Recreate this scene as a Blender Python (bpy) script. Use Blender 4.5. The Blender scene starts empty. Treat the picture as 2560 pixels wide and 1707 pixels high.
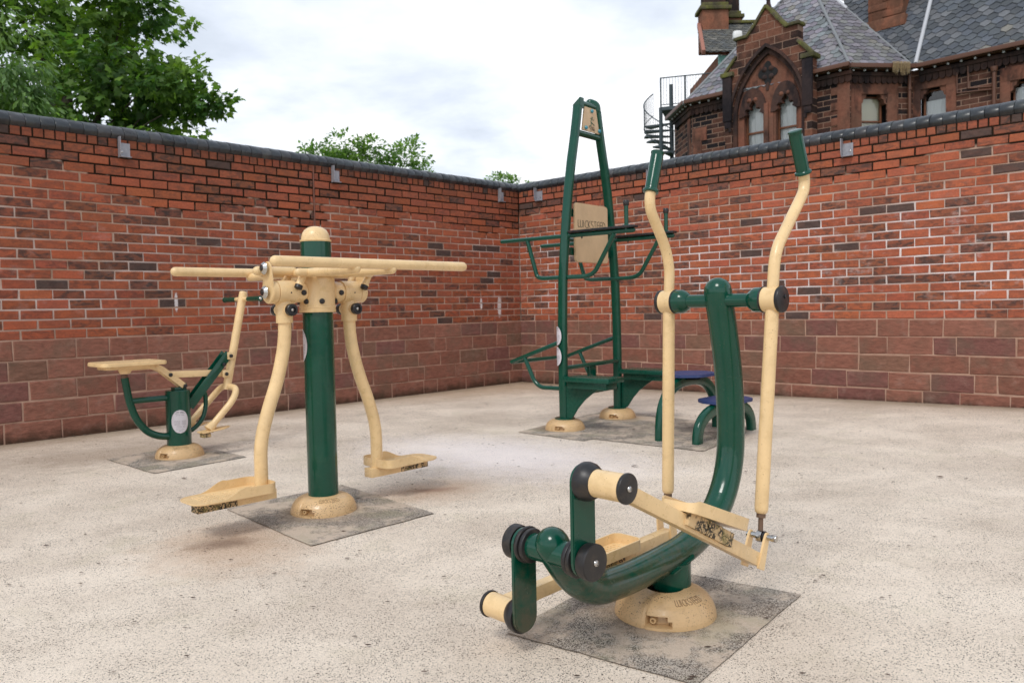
import bpy, bmesh, math, random
import numpy as np
from mathutils import Vector, Matrix
R_=math.radians
random.seed(7); RNG=np.random.default_rng(11)
S=bpy.context.scene; COL=S.collection

# ------------------------------------------------------------------ camera
cam=bpy.data.cameras.new('camera'); camo=bpy.data.objects.new('camera',cam); COL.objects.link(camo); S.camera=camo
PITCH,ROLL,ZC=.0430,.0210,.9175
cam.sensor_width=36; cam.lens=1974.65/2560*36; cam.clip_start=.05; cam.clip_end=900
cp,sp_=math.cos(PITCH),math.sin(PITCH); cr,sr=math.cos(ROLL),math.sin(ROLL)
F=Vector((0,cp,-sp_)); U=Vector((0,sp_,cp)); X=Vector((1,0,0))
rt=X*cr-U*sr; up=X*sr+U*cr
M=Matrix.Identity(4)
for i in range(3): M[i][0]=rt[i]; M[i][1]=up[i]; M[i][2]=-F[i]
M[2][3]=ZC; camo.matrix_world=M
cam.dof.use_dof=True; cam.dof.focus_distance=2.6; cam.dof.aperture_fstop=7.1

# ------------------------------------------------------------------ world and sun
SUN_EL,SUN_AZ=R_(52),R_(205)      # azimuth measured clockwise from +Y
W=bpy.data.worlds.new('World'); S.world=W; W.use_nodes=True
nt=W.node_tree; nt.nodes.clear()
def N(t,kind,**kw):
    n=t.nodes.new(kind)
    for k,v in kw.items(): setattr(n,k,v)
    return n
def math_(t,op,a,b=None,c=None,clamp=False):
    n=t.nodes.new('ShaderNodeMath'); n.operation=op; n.use_clamp=clamp
    for i,v in enumerate((a,b,c)):
        if v is None: continue
        if isinstance(v,(int,float)): n.inputs[i].default_value=v
        else: t.links.new(v,n.inputs[i])
    return n.outputs[0]
def ramp(t,fac,stops):
    n=t.nodes.new('ShaderNodeValToRGB'); e=n.color_ramp.elements
    while len(e)<len(stops): e.new(.5)
    for s,(p,c) in zip(e,stops):
        s.position=p; s.color=(c,c,c,1) if isinstance(c,(int,float)) else (*c,1)
    t.links.new(fac,n.inputs[0]); return n.outputs[0]
def noise(t,vec,scale,detail=3,rough=.5,dim='3D',dist=0):
    n=t.nodes.new('ShaderNodeTexNoise'); n.noise_dimensions=dim
    n.inputs['Scale'].default_value=scale; n.inputs['Detail'].default_value=detail
    n.inputs['Roughness'].default_value=rough; n.inputs['Distortion'].default_value=dist
    if vec is not None: t.links.new(vec,n.inputs['Vector'])
    return n.outputs['Fac']
def mix(t,fac,a,b,mode='MIX'):
    n=t.nodes.new('ShaderNodeMix'); n.data_type='RGBA'; n.blend_type=mode
    def put(v,i):
        if isinstance(v,(int,float)): n.inputs[i].default_value=v if i==0 else (v,v,v,1)
        elif isinstance(v,(tuple,list)): n.inputs[i].default_value=(*v[:3],1)
        else: t.links.new(v,n.inputs[i])
    put(fac,0); put(a,6); put(b,7); return n.outputs[2]
def mapping(t,vec,scale=(1,1,1),rot=(0,0,0),loc=(0,0,0)):
    n=t.nodes.new('ShaderNodeMapping'); n.inputs['Scale'].default_value=scale; n.inputs['Rotation'].default_value=rot; n.inputs['Location'].default_value=loc
    t.links.new(vec,n.inputs[0]); return n.outputs[0]
out=N(nt,'ShaderNodeOutputWorld'); sky=N(nt,'ShaderNodeTexSky'); sky.sky_type='NISHITA'; sky.sun_disc=False
sky.sun_elevation=SUN_EL; sky.sun_rotation=SUN_AZ; sky.air_density=1; sky.dust_density=2
bg=N(nt,'ShaderNodeBackground'); nt.links.new(sky.outputs[0],bg.inputs[0]); bg.inputs[1].default_value=.10
tc=N(nt,'ShaderNodeTexCoord'); sx=N(nt,'ShaderNodeSeparateXYZ'); nt.links.new(tc.outputs['Generated'],sx.inputs[0])
zz=math_(nt,'ADD',math_(nt,'MAXIMUM',sx.outputs[2],0),.14)
cx=math_(nt,'DIVIDE',sx.outputs[0],zz); cy=math_(nt,'DIVIDE',sx.outputs[1],zz)
cmb=N(nt,'ShaderNodeCombineXYZ'); nt.links.new(cx,cmb.inputs[0]); nt.links.new(cy,cmb.inputs[1])
v=mapping(nt,cmb.outputs[0],(1,.9,1),(0,0,.5),(2.3,1.1,0))
n1=noise(nt,v,.9,7,.52,dist=.35); n2=noise(nt,mapping(nt,cmb.outputs[0],(1,1,1),(0,0,.2),(7,3,0)),2.4,6,.55,dist=.2)
f=math_(nt,'ADD',math_(nt,'MULTIPLY',n1,.72),math_(nt,'MULTIPLY',n2,.28))
hz=math_(nt,'MULTIPLY',math_(nt,'SUBTRACT',sx.outputs[2],.20),.42)   # overcast thickens upwards
f=math_(nt,'SUBTRACT',f,hz)
cc=ramp(nt,f,[(.35,(.50,.55,.63)),(.42,(.62,.67,.75)),(.48,(.75,.79,.85)),(.525,(.86,.875,.905)),(.62,(.99,.98,.98))])
bc=N(nt,'ShaderNodeBackground'); nt.links.new(cc,bc.inputs[0]); bc.inputs[1].default_value=1.22
mx=N(nt,'ShaderNodeMixShader'); mx.inputs[0].default_value=.93
nt.links.new(bg.outputs[0],mx.inputs[1]); nt.links.new(bc.outputs[0],mx.inputs[2]); nt.links.new(mx.outputs[0],out.inputs[0])
sl=bpy.data.lights.new('sun','SUN'); so=bpy.data.objects.new('sun',sl); COL.objects.link(so)
sl.energy=1.5; sl.angle=R_(18); sl.color=(1,.97,.92)
sd=Vector((math.sin(SUN_AZ)*math.cos(SUN_EL),math.cos(SUN_AZ)*math.cos(SUN_EL),math.sin(SUN_EL)))
so.rotation_euler=sd.to_track_quat('Z','Y').to_euler()
S.view_settings.view_transform='Standard'; S.view_settings.look='None'; S.view_settings.exposure=.22; S.view_settings.gamma=1

# ------------------------------------------------------------------ materials
def mat(name,rough=.5,metal=0,coat=0,spec=.5):
    m=bpy.data.materials.new(name); m.use_nodes=True; t=m.node_tree; b=t.nodes['Principled BSDF']
    b.inputs['Roughness'].default_value=rough; b.inputs['Metallic'].default_value=metal
    b.inputs['Coat Weight'].default_value=coat; b.inputs['Coat Roughness'].default_value=.06; b.inputs['Specular IOR Level'].default_value=spec
    return m,t,b
def obj_co(t): return N(t,'ShaderNodeTexCoord').outputs['Object']
def geo_pos(t): return N(t,'ShaderNodeNewGeometry').outputs['Position']
def setc(t,b,c):
    if isinstance(c,(tuple,list)): b.inputs['Base Color'].default_value=(*c[:3],1)
    else: t.links.new(c,b.inputs['Base Color'])
def bump(t,b,h,strength=.3,dist=.002):
    n=N(t,'ShaderNodeBump'); n.inputs['Strength'].default_value=strength; n.inputs['Distance'].default_value=dist
    t.links.new(h,n.inputs['Height']); t.links.new(n.outputs[0],b.inputs['Normal'])
def paint(name,c,rough,coat,speck=(.10,.06,.03),speck_lo=.70,stain=None,amount=.5,rough2=None,mud=0):
    m,t,b=mat(name,rough,0,coat,.5 if c[0]>.1 else .36); p=geo_pos(t)
    big=noise(t,p,9,4,.6); tone=ramp(t,big,[(.3,tuple(x*.88 for x in c)),(.7,tuple(min(1,x*1.06) for x in c))])
    sp=noise(t,p,210,2,.55); mask=ramp(t,sp,[(speck_lo,0),(speck_lo+.03,1)])
    patch=ramp(t,noise(t,p,14,3,.6),[(.42,.1),(.62,1)])
    k=math_(t,'MULTIPLY',math_(t,'MULTIPLY',mask,patch),amount)
    col=mix(t,k,tone,speck)
    if stain: col=mix(t,math_(t,'MULTIPLY',ramp(t,noise(t,p,26,5,.65),[(.52,0),(.72,1)]),.35),col,stain)
    if mud:
        sp_=N(t,'ShaderNodeSeparateXYZ'); t.links.new(p,sp_.inputs[0])
        zz_=math_(t,'ADD',sp_.outputs[2],math_(t,'MULTIPLY',math_(t,'SUBTRACT',noise(t,p,24,6,.75),.5),.55))
        col=mix(t,math_(t,'MULTIPLY',ramp(t,zz_,[(.05,1),(.26,0)]),mud),col,(.085,.068,.042))
    setc(t,b,col)
    r=ramp(t,noise(t,p,30,4,.6),[(.3,rough*.7),(.7,(rough2 or rough*1.5))]); t.links.new(r,b.inputs['Roughness'])
    bump(t,b,noise(t,p,70,3,.5),.12,.002)
    return m
MT={}
MT['green']=paint('green_paint',(.0004,.058,.034),.13,.25,(.09,.10,.07),.72,(.02,.075,.045),.12,.26)
MT['green_dull']=paint('dull_green_paint',(.0004,.060,.036),.24,.05,(.09,.09,.06),.71,(.03,.08,.05),.25,.42)
MT['green_mud']=paint('mud_splashed_green_paint',(.0004,.058,.034),.15,.25,(.10,.085,.05),.66,(.02,.075,.045),.5,.30,.75)
MT['cream']=paint('cream_paint',(.79,.56,.29),.30,.12,(.07,.04,.018),.685,(.50,.32,.13),.95,.5)
MT['cream_base']=paint('cream_plastic',(.64,.425,.215),.36,.1,(.045,.028,.015),.60,(.34,.21,.09),1.0,.6)
MT['cream_dark']=paint('tan_board',(.62,.44,.26),.5,0,(.3,.2,.1),.74,None,.3,.6)
# lichen-spotted cream for the undersides of the pedals
m,t,b=mat('lichen_spotted_cream',.6); p=geo_pos(t)
k=ramp(t,noise(t,p,150,3,.6),[(.44,0),(.50,1)]); kk=ramp(t,noise(t,p,20,2,.5),[(.40,0),(.46,1)])
c=mix(t,math_(t,'MULTIPLY',k,kk),(.60,.42,.22),(.018,.014,.008)); c=mix(t,ramp(t,noise(t,p,18,3,.6,),[(.52,0),(.68,.55)]),c,(.26,.22,.06)); setc(t,b,c); MT['lichen']=m
def plastic(name,c,rough,dirt=.4,dc=(.12,.085,.06)):
    m,t,b=mat(name,rough); p=geo_pos(t)
    setc(t,b,mix(t,math_(t,'MULTIPLY',ramp(t,noise(t,p,28,5,.7),[(.5,0),(.75,1)]),dirt),c,dc)); return m
MT['black']=plastic('black_plastic',(.009,.009,.011),.38)
MT['black_dirty']=plastic('grimy_black_plastic',(.014,.013,.014),.40,.55,(.085,.062,.04))
MT['steel']=plastic('stainless_steel',(.55,.54,.52),.22,.25,(.25,.15,.08)); MT['steel'].node_tree.nodes['Principled BSDF'].inputs['Metallic'].default_value=1
MT['rust']=plastic('rusted_steel',(.13,.075,.045),.55,.6,(.20,.09,.04))
m,t,b=mat('galvanised_steel',.5,.35); p=geo_pos(t); setc(t,b,ramp(t,noise(t,p,40,4,.6),[(.3,(.26,.26,.29)),(.7,(.36,.36,.39))])); MT['galv']=m
MT['blue']=plastic('blue_plastic',(.020,.040,.14),.5,.5,(.10,.12,.20))
MT['bolt']=plastic('teal_bolt_cap',(.045,.26,.34),.3,.1)
MT['label']=plastic('printed_label',(.60,.57,.60),.4,.25,(.42,.38,.36))
MT['ink']=plastic('printed_ink',(.22,.20,.22),.6,0)
MT['letter']=plastic('engraved_letter',(.10,.075,.045),.6,0)
MT['emboss']=plastic('embossed_letter',(.27,.165,.08),.6,0)
MT['logo']=plastic('green_print',(.03,.09,.05),.5,0)
# attribute-driven masonry
def attr(t,name='Col'): return N(t,'ShaderNodeAttribute',attribute_name=name)
def brick_mat(side):
    m,t,b=mat('red_brick_'+side,.82,spec=.25); a=attr(t); o=obj_co(t); p=o
    s=mapping(t,o,(1,1,2.2))
    blot=noise(t,s,15,4,.6,dist=.4)
    dk=math_(t,'MULTIPLY',ramp(t,blot,[(.44,0),(.60,1)]),a.outputs['Alpha'])
    c=mix(t,dk,a.outputs['Color'],(.070,.045,.040))
    c=mix(t,1,c,ramp(t,noise(t,o,60,4,.7),[(.25,.72),(.75,1.22)]),'MULTIPLY')
    c=mix(t,math_(t,'MULTIPLY',ramp(t,noise(t,s,7,5,.7),[(.45,0),(.68,1)]),.45),c,(.17,.075,.052))
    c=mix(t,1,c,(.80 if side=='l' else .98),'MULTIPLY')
    sp=N(t,'ShaderNodeSeparateXYZ'); t.links.new(o,sp.inputs[0])
    # soot and damp under the coping
    h=math_(t,'ADD',sp.outputs[2],math_(t,'MULTIPLY',noise(t,o,2.2,3,.6),.5))
    c=mix(t,math_(t,'MULTIPLY',ramp(t,math_(t,'DIVIDE',h,3),[(.70,0),(.86,1)]),.28),c,(.05,.036,.026))
    # white lime bloom
    wb=math_(t,'MULTIPLY',ramp(t,noise(t,mapping(t,o,(1,1,1.5)),5.5,6,.72),[(.55,0),(.70,1)]),ramp(t,noise(t,o,.9,2,.5),[(.42,.05),(.62,1)]))
    band=ramp(t,math_(t,'DIVIDE',sp.outputs[2],2.4),[(.33,0),(.42,1),(.66,1),(.80,0)])
    wb=math_(t,'MULTIPLY',math_(t,'MULTIPLY',wb,band),.62 if side=='r' else .22)
    c=mix(t,wb,c,(.62,.55,.53))
    if side=='l':
        for (x0,z0,wx,wz) in ((4.246,1.02,.022,.12),(.677,.97,.03,.10),(.374,.93,.045,.19),(2.50,1.22,.02,.10)):
            dx=math_(t,'POWER',math_(t,'ABSOLUTE',math_(t,'DIVIDE',math_(t,'SUBTRACT',sp.outputs[0],x0),wx)),2)
            dz=math_(t,'POWER',math_(t,'ABSOLUTE',math_(t,'DIVIDE',math_(t,'SUBTRACT',sp.outputs[2],z0),wz)),2)
            q=math_(t,'ADD',math_(t,'ADD',dx,dz),math_(t,'MULTIPLY',noise(t,o,70,3,.6),.9))
            c=mix(t,ramp(t,q,[(.75,.92),(1.3,0)]),c,(.62,.57,.57))
    setc(t,b,c); bump(t,b,noise(t,o,170,4,.65),.45,.003); return m
def mortar_mat(side):
    m,t,b=mat('brick_mortar_'+side,.95,spec=.1); o=obj_co(t); sp=N(t,'ShaderNodeSeparateXYZ'); t.links.new(o,sp.inputs[0])
    z,x=sp.outputs[2],sp.outputs[0]
    c=mix(t,ramp(t,noise(t,o,3,4,.6),[(.35,0),(.65,1)]),(.35,.22,.155),(.51,.36,.28))
    w=math_(t,'MULTIPLY',ramp(t,noise(t,o,1.3,3,.6),[(.42,0),(.58,1)]),ramp(t,math_(t,'DIVIDE',z,2.4),[(.34,.25),(.44,1),(.66,.9),(.80,0)]))
    if side=='r': w=math_(t,'ADD',w,math_(t,'MULTIPLY',ramp(t,math_(t,'DIVIDE',x,6),[(.55,0),(.80,1)]),math_(t,'MULTIPLY',ramp(t,math_(t,'DIVIDE',z,2.4),[(.36,0),(.46,1),(.70,.9),(.80,0)]),.38)),clamp=True)
    c=mix(t,math_(t,'MULTIPLY',w,.95 if side=='r' else .5),c,(.80,.73,.72))
    # open, moss-blackened joints below the coping
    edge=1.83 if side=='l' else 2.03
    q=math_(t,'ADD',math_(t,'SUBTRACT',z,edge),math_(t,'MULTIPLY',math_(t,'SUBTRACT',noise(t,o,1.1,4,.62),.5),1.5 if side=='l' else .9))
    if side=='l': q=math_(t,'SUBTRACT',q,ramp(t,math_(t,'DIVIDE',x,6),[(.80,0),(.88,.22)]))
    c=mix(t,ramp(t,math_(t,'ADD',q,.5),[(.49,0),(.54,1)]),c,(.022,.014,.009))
    setc(t,b,c); bump(t,b,noise(t,o,140,3,.6),.6,.004); return m
def stone_mat():
    m,t,b=mat('sandstone_plinth',.9,spec=.15); a=attr(t); o=obj_co(t)
    c=mix(t,1,a.outputs['Color'],ramp(t,noise(t,mapping(t,o,(1,1,3),(0,.35,0)),14,6,.7,dist=.6),[(.25,.58),(.75,1.30)]),'MULTIPLY')
    c=mix(t,math_(t,'MULTIPLY',ramp(t,noise(t,o,4,5,.6),[(.48,0),(.64,1)]),.42),c,(.13,.105,.075))
    c=mix(t,math_(t,'MULTIPLY',ramp(t,noise(t,mapping(t,o,(1,1,1),(0,0,0),(3,1,7)),6,6,.72),[(.55,0),(.70,1)]),.30),c,(.40,.27,.22))
    sp=N(t,'ShaderNodeSeparateXYZ'); t.links.new(o,sp.inputs[0])
    z=math_(t,'ADD',sp.outputs[2],math_(t,'MULTIPLY',noise(t,o,9,4,.6),.14))
    c=mix(t,ramp(t,z,[(.08,.75),(.16,0)]),c,(.035,.027,.016))
    setc(t,b,c); bump(t,b,noise(t,mapping(t,o,(1,1,2),(0,.4,0)),38,7,.72,dist=.4),.85,.008); return m
def joint_mat():
    m,t,b=mat('plinth_mortar',.95,spec=.1); o=obj_co(t)
    setc(t,b,ramp(t,noise(t,o,7,4,.6),[(.3,(.33,.19,.135)),(.7,(.50,.33,.25))])); bump(t,b,noise(t,o,160,3,.6),.5,.003); return m
MT['stone']=stone_mat(); MT['joint']=joint_mat()
m,t,b=mat('blue_engineering_brick',.36,spec=.6); a=attr(t); o=obj_co(t)
c=mix(t,1,a.outputs['Color'],ramp(t,noise(t,o,35,4,.7),[(.3,.75),(.7,1.25)]),'MULTIPLY')
c=mix(t,math_(t,'MULTIPLY',ramp(t,noise(t,o,9,5,.7),[(.5,0),(.7,1)]),.22),c,(.11,.12,.085))
setc(t,b,c); t.links.new(ramp(t,noise(t,o,22,3,.6),[(.3,.24),(.7,.52)]),b.inputs['Roughness']); bump(t,b,noise(t,o,80,3,.6),.25,.003); MT['coping']=m
# wet-pour rubber
def rubber(name,light,dark,patchy):
    m,t,b=mat(name,.93,spec=.2); p=geo_pos(t)
    vo=N(t,'ShaderNodeTexVoronoi'); vo.inputs['Scale'].default_value=360; t.links.new(p,vo.inputs['Vector'])
    hs=N(t,'ShaderNodeSeparateColor'); t.links.new(vo.outputs['Color'],hs.inputs[0])
    gr=ramp(t,hs.outputs[0],[(.0,tuple(x*.72 for x in light)),(.45,light),(1,tuple(min(1,x*1.13) for x in light))])
    big=noise(t,mapping(t,p,(1,1.2,1)),1.1,6,.62); mid=noise(t,mapping(t,p,(1,1,1),(0,0,.785)),5,6,.7)
    # share of dark granules
    th=math_(t,'ADD',dark,math_(t,'MULTIPLY',math_(t,'SUBTRACT',mid,.5),.42*patchy))
    th=math_(t,'ADD',th,math_(t,'MULTIPLY',math_(t,'SUBTRACT',big,.5),-.3*patchy))
    isd=math_(t,'LESS_THAN',hs.outputs[1],th)
    c=mix(t,isd,gr,(.055,.050,.046))
    c=mix(t,math_(t,'MULTIPLY',ramp(t,big,[(.35,1),(.62,0)]),.40),c,(.36,.27,.20))
    c=mix(t,math_(t,'MULTIPLY',ramp(t,noise(t,p,2.7,5,.7),[(.55,0),(.75,1)]),.22),c,(.30,.28,.12))
    return m,t,b,c,p,vo
m,t,b,c,p,vo=rubber('wet_pour_rubber',(.80,.69,.57),.085,1.0)
sp=N(t,'ShaderNodeSeparateXYZ'); t.links.new(p,sp.inputs[0])
def blob(t,c,x0,y0,ax,ay,ang,colr,amt,nz=1.0):
    q=mapping(t,p,(1,1,0),(0,0,0),(-x0,-y0,0)); q=mapping(t,q,(1,1,1),(0,0,-ang)); q=mapping(t,q,(1/ax,1/ay,0))
    ln=N(t,'ShaderNodeVectorMath',operation='LENGTH'); t.links.new(q,ln.inputs[0])
    d=math_(t,'ADD',ln.outputs['Value'],math_(t,'MULTIPLY',math_(t,'SUBTRACT',noise(t,p,11,4,.65),.5),nz))
    return mix(t,math_(t,'MULTIPLY',ramp(t,d,[(.25,1),(1,0)]),amt),c,colr)
# scuffed, dirt-stained hollows where feet drag under the pendulum pads, pad shadow painted into the dark smudges too, damp band near the wall
c=blob(t,c,-1.10,3.05,.40,.46,R_(46),(.50,.32,.20),.50)
c=blob(t,c,-1.17,3.12,.18,.10,R_(10),(.16,.10,.07),.62,1.0)
c=blob(t,c,-.38,3.98,.36,.32,R_(46),(.50,.32,.20),.46)
c=blob(t,c,-.40,3.98,.16,.07,R_(10),(.22,.11,.07),.55,1.0)
c=blob(t,c,-2.7,5.3,1.6,.7,R_(46),(.28,.20,.14),.50,1.2)
c=blob(t,c,-.2,9.0,2.2,1.0,R_(40),(.46,.30,.16),.40,1.2)
c=blob(t,c,-.1,4.9,1.3,.75,R_(-40),(.86,.80,.82),.50,.7)
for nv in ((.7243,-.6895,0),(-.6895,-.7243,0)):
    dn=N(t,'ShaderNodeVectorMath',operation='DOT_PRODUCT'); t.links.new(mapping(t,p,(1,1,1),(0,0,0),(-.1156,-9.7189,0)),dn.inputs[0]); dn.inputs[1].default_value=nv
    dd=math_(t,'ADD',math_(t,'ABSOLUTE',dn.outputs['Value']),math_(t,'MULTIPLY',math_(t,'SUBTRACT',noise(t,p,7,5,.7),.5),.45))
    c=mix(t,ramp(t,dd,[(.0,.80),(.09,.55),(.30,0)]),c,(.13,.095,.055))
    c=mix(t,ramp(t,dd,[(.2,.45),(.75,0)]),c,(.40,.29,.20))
setc(t,b,c)
bump(t,b,vo.outputs['Distance'],.55,.003); MT['rubber']=m
m,t,b,c,p,vo=rubber('grey_wet_pour_patch',(.47,.42,.36),.42,2.0)
c=mix(t,math_(t,'MULTIPLY',ramp(t,noise(t,p,4.2,6,.72),[(.47,0),(.57,1)]),.78),c,(.62,.50,.39))
for (dx,dy) in ((.44,2.315),(-.882,3.602),(-2.165,5.08),(.337,5.913),(.896,6.381)):  # sand and dirt rings round the dome bases, doubling as painted contact shadow
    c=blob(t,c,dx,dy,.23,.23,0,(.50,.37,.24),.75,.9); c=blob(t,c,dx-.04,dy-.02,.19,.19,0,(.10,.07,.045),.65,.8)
c=mix(t,math_(t,'MULTIPLY',ramp(t,noise(t,mapping(t,p,(1,1,1),(0,0,0),(5,2,0)),4.4,5,.65),[(.52,0),(.66,1)]),.35),c,(.33,.31,.20))
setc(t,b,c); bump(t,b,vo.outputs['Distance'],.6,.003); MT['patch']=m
m,t,b=mat('grass_ground',.95); setc(t,b,ramp(t,noise(t,geo_pos(t),2,5,.6),[(.3,(.03,.06,.02)),(.7,(.07,.11,.04))])); MT['field']=m
# building
def stone_wall_mat(name,c1,c2,dark,amt,uvf=None,bw=.46,rh=.165):
    m,t,b=mat(name,.92,spec=.15); uv=uvf(t) if uvf else N(t,'ShaderNodeUVMap').outputs[0]
    br=N(t,'ShaderNodeTexBrick'); t.links.new(uv,br.inputs['Vector'])
    br.inputs['Scale'].default_value=1; br.inputs['Brick Width'].default_value=bw; br.inputs['Row Height'].default_value=rh
    br.inputs['Mortar Size'].default_value=.012; br.inputs['Color1'].default_value=(0,0,0,1); br.inputs['Color2'].default_value=(1,1,1,1); br.inputs['Mortar'].default_value=(.5,.5,.5,1)
    br.inputs['Mortar Smooth'].default_value=.2
    # own random value per block
    base=ramp(t,br.outputs['Color'],[(.0,c1),(.5,tuple((x+y)/2 for x,y in zip(c1,c2))),(1,c2)])
    o=geo_pos(t)
    dk=ramp(t,math_(t,'ADD',math_(t,'MULTIPLY',br.outputs['Color'],.45),math_(t,'MULTIPLY',noise(t,o,1.3,4,.6),.8)),[(.52,0),(.72,1)])
    c=mix(t,math_(t,'MULTIPLY',dk,amt),base,dark)
    c=mix(t,1,c,ramp(t,noise(t,o,9,5,.7),[(.25,.7),(.75,1.25)]),'MULTIPLY')
    c=mix(t,br.outputs['Fac'],c,(.30,.19,.14)); setc(t,b,c)
    h=math_(t,'SUBTRACT',noise(t,o,12,5,.65),math_(t,'MULTIPLY',br.outputs['Fac'],.6)); bump(t,b,h,.7,.03); return m
MT['bwall']=stone_wall_mat('red_sandstone_blocks',(.15,.066,.045),(.075,.040,.032),(.016,.014,.016),.95)
def ashlar(name,c1,c2,dark,amt,sc=.9):
    m,t,b=mat(name,.9,spec=.15); o=geo_pos(t)
    c=ramp(t,noise(t,o,sc,3,.6),[(.35,c1),(.65,c2)])
    c=mix(t,math_(t,'MULTIPLY',ramp(t,noise(t,mapping(t,o,(1,1,.45)),1.7,5,.65),[(.46,0),(.60,1)]),amt),c,dark)
    c=mix(t,1,c,ramp(t,noise(t,o,11,5,.7),[(.25,.75),(.75,1.2)]),'MULTIPLY'); setc(t,b,c); bump(t,b,noise(t,o,14,5,.65),.5,.02); return m
MT['ashlar']=ashlar('red_ashlar',(.235,.092,.060),(.155,.078,.054),(.028,.020,.019),.8)
def block_uv(t):
    p=geo_pos(t); d=N(t,'ShaderNodeVectorMath',operation='DOT_PRODUCT'); t.links.new(p,d.inputs[0]); d.inputs[1].default_value=(.70,-.714,0)
    sp=N(t,'ShaderNodeSeparateXYZ'); t.links.new(p,sp.inputs[0]); cb=N(t,'ShaderNodeCombineXYZ'); t.links.new(d.outputs['Value'],cb.inputs[0]); t.links.new(sp.outputs[2],cb.inputs[1]); return cb.outputs[0]
MT['gable']=stone_wall_mat('gable_sandstone',(.20,.085,.055),(.11,.055,.040),(.022,.017,.017),.85,block_uv,.52,.24)
MT['ashlar_dark']=ashlar('sooty_ashlar',(.10,.05,.038),(.05,.036,.034),(.015,.014,.017),.8)
MT['pier']=ashlar('sooty_pier_stone',(.055,.035,.034),(.03,.024,.026),(.012,.012,.016),.7)
MT['moss']=ashlar('mossy_stone',(.10,.085,.06),(.15,.15,.04),(.03,.03,.022),.5,2.5)
MT['chimney']=ashlar('chimney_sandstone',(.25,.10,.06),(.20,.095,.06),(.06,.04,.03),.5,2)
m,t,b=mat('roof_slate',.55,spec=.5); a=attr(t); o=geo_pos(t)
c=mix(t,1,a.outputs['Color'],ramp(t,noise(t,o,16,4,.7),[(.3,.75),(.7,1.2)]),'MULTIPLY')
c=mix(t,math_(t,'MULTIPLY',ramp(t,noise(t,o,2.2,5,.6),[(.54,0),(.72,1)]),.28),c,(.12,.12,.085)); setc(t,b,c); MT['slate']=m
MT['lead']=plastic('lead_flashing',(.20,.21,.22),.5,.3,(.12,.12,.09))
MT['white_lead']=plastic('white_painted_pipe',(.48,.49,.52),.5,.2,(.35,.2,.12))
MT['gutter']=plastic('brown_gutter',(.115,.045,.024),.5,.3,(.08,.035,.02))
MT['timber']=plastic('brown_timber',(.16,.055,.022),.5,.2)
MT['curtain']=plastic('net_curtain',(.86,.86,.86),.9,0)
MT['blind']=plastic('roller_blind',(.72,.66,.50),.9,0)
MT['room']=plastic('dark_room',(.012,.011,.012),.9,0)
MT['teal']=plastic('verdigris_panel',(.13,.30,.26),.6,.3,(.2,.2,.15))
MT['iron']=plastic('dark_iron',(.035,.055,.065),.5,.3,(.07,.05,.04))
m,t,b=mat('window_glass',.03); m.node_tree.nodes.clear(); t=m.node_tree
o_=N(t,'ShaderNodeOutputMaterial'); g=N(t,'ShaderNodeBsdfGlossy'); g.inputs['Roughness'].default_value=.03; tr=N(t,'ShaderNodeBsdfTransparent'); tr.inputs[0].default_value=(.9,.93,.93,1)
fr=N(t,'ShaderNodeFresnel'); fr.inputs[0].default_value=1.5; mx=N(t,'ShaderNodeMixShader'); t.links.new(math_(t,'ADD',fr.outputs[0],.05),mx.inputs[0]); t.links.new(tr.outputs[0],mx.inputs[1]); t.links.new(g.outputs[0],mx.inputs[2]); t.links.new(mx.outputs[0],o_.inputs[0]); MT['glass']=m
def leaf_mat(name,c,c2,trans=.35):
    m,t,b=mat(name,.5,spec=.35); a=attr(t); cc=mix(t,a.outputs['Alpha'],c,c2); cc=mix(t,1,cc,a.outputs['Color'],'MULTIPLY')
    setc(t,b,cc); tl=N(t,'ShaderNodeBsdfTranslucent'); t.links.new(mix(t,1,cc,(1.5,1.6,.7),'MULTIPLY'),tl.inputs[0]); ms=N(t,'ShaderNodeMixShader'); ms.inputs[0].default_value=trans
    t.links.new(b.outputs[0],ms.inputs[1]); t.links.new(tl.outputs[0],ms.inputs[2]); t.links.new(ms.outputs[0],t.nodes['Material Output'].inputs[0]); return m
MT['leaf']=leaf_mat('maple_leaf',(.055,.13,.032),(.18,.29,.05),.45); MT['leaf_pale']=leaf_mat('pale_leaf',(.10,.19,.06),(.20,.31,.10))
MT['leaf_far']=leaf_mat('distant_leaf',(.10,.20,.06),(.20,.32,.08),.45)
m,t,b=mat('bark',.9); setc(t,b,ramp(t,noise(t,mapping(t,geo_pos(t),(1,1,.2)),14,5,.7),[(.3,(.035,.026,.02)),(.7,(.10,.08,.06))])); MT['bark']=m
MT['litter']=plastic('dry_leaf',(.06,.035,.022),.8,.6,(.14,.06,.03))
MT['straw']=plastic('dry_straw',(.42,.31,.17),.9,.3)
MT['brick_l']=brick_mat('l'); MT['brick_r']=brick_mat('r'); MT['mortar_l']=mortar_mat('l'); MT['mortar_r']=mortar_mat('r')

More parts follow.
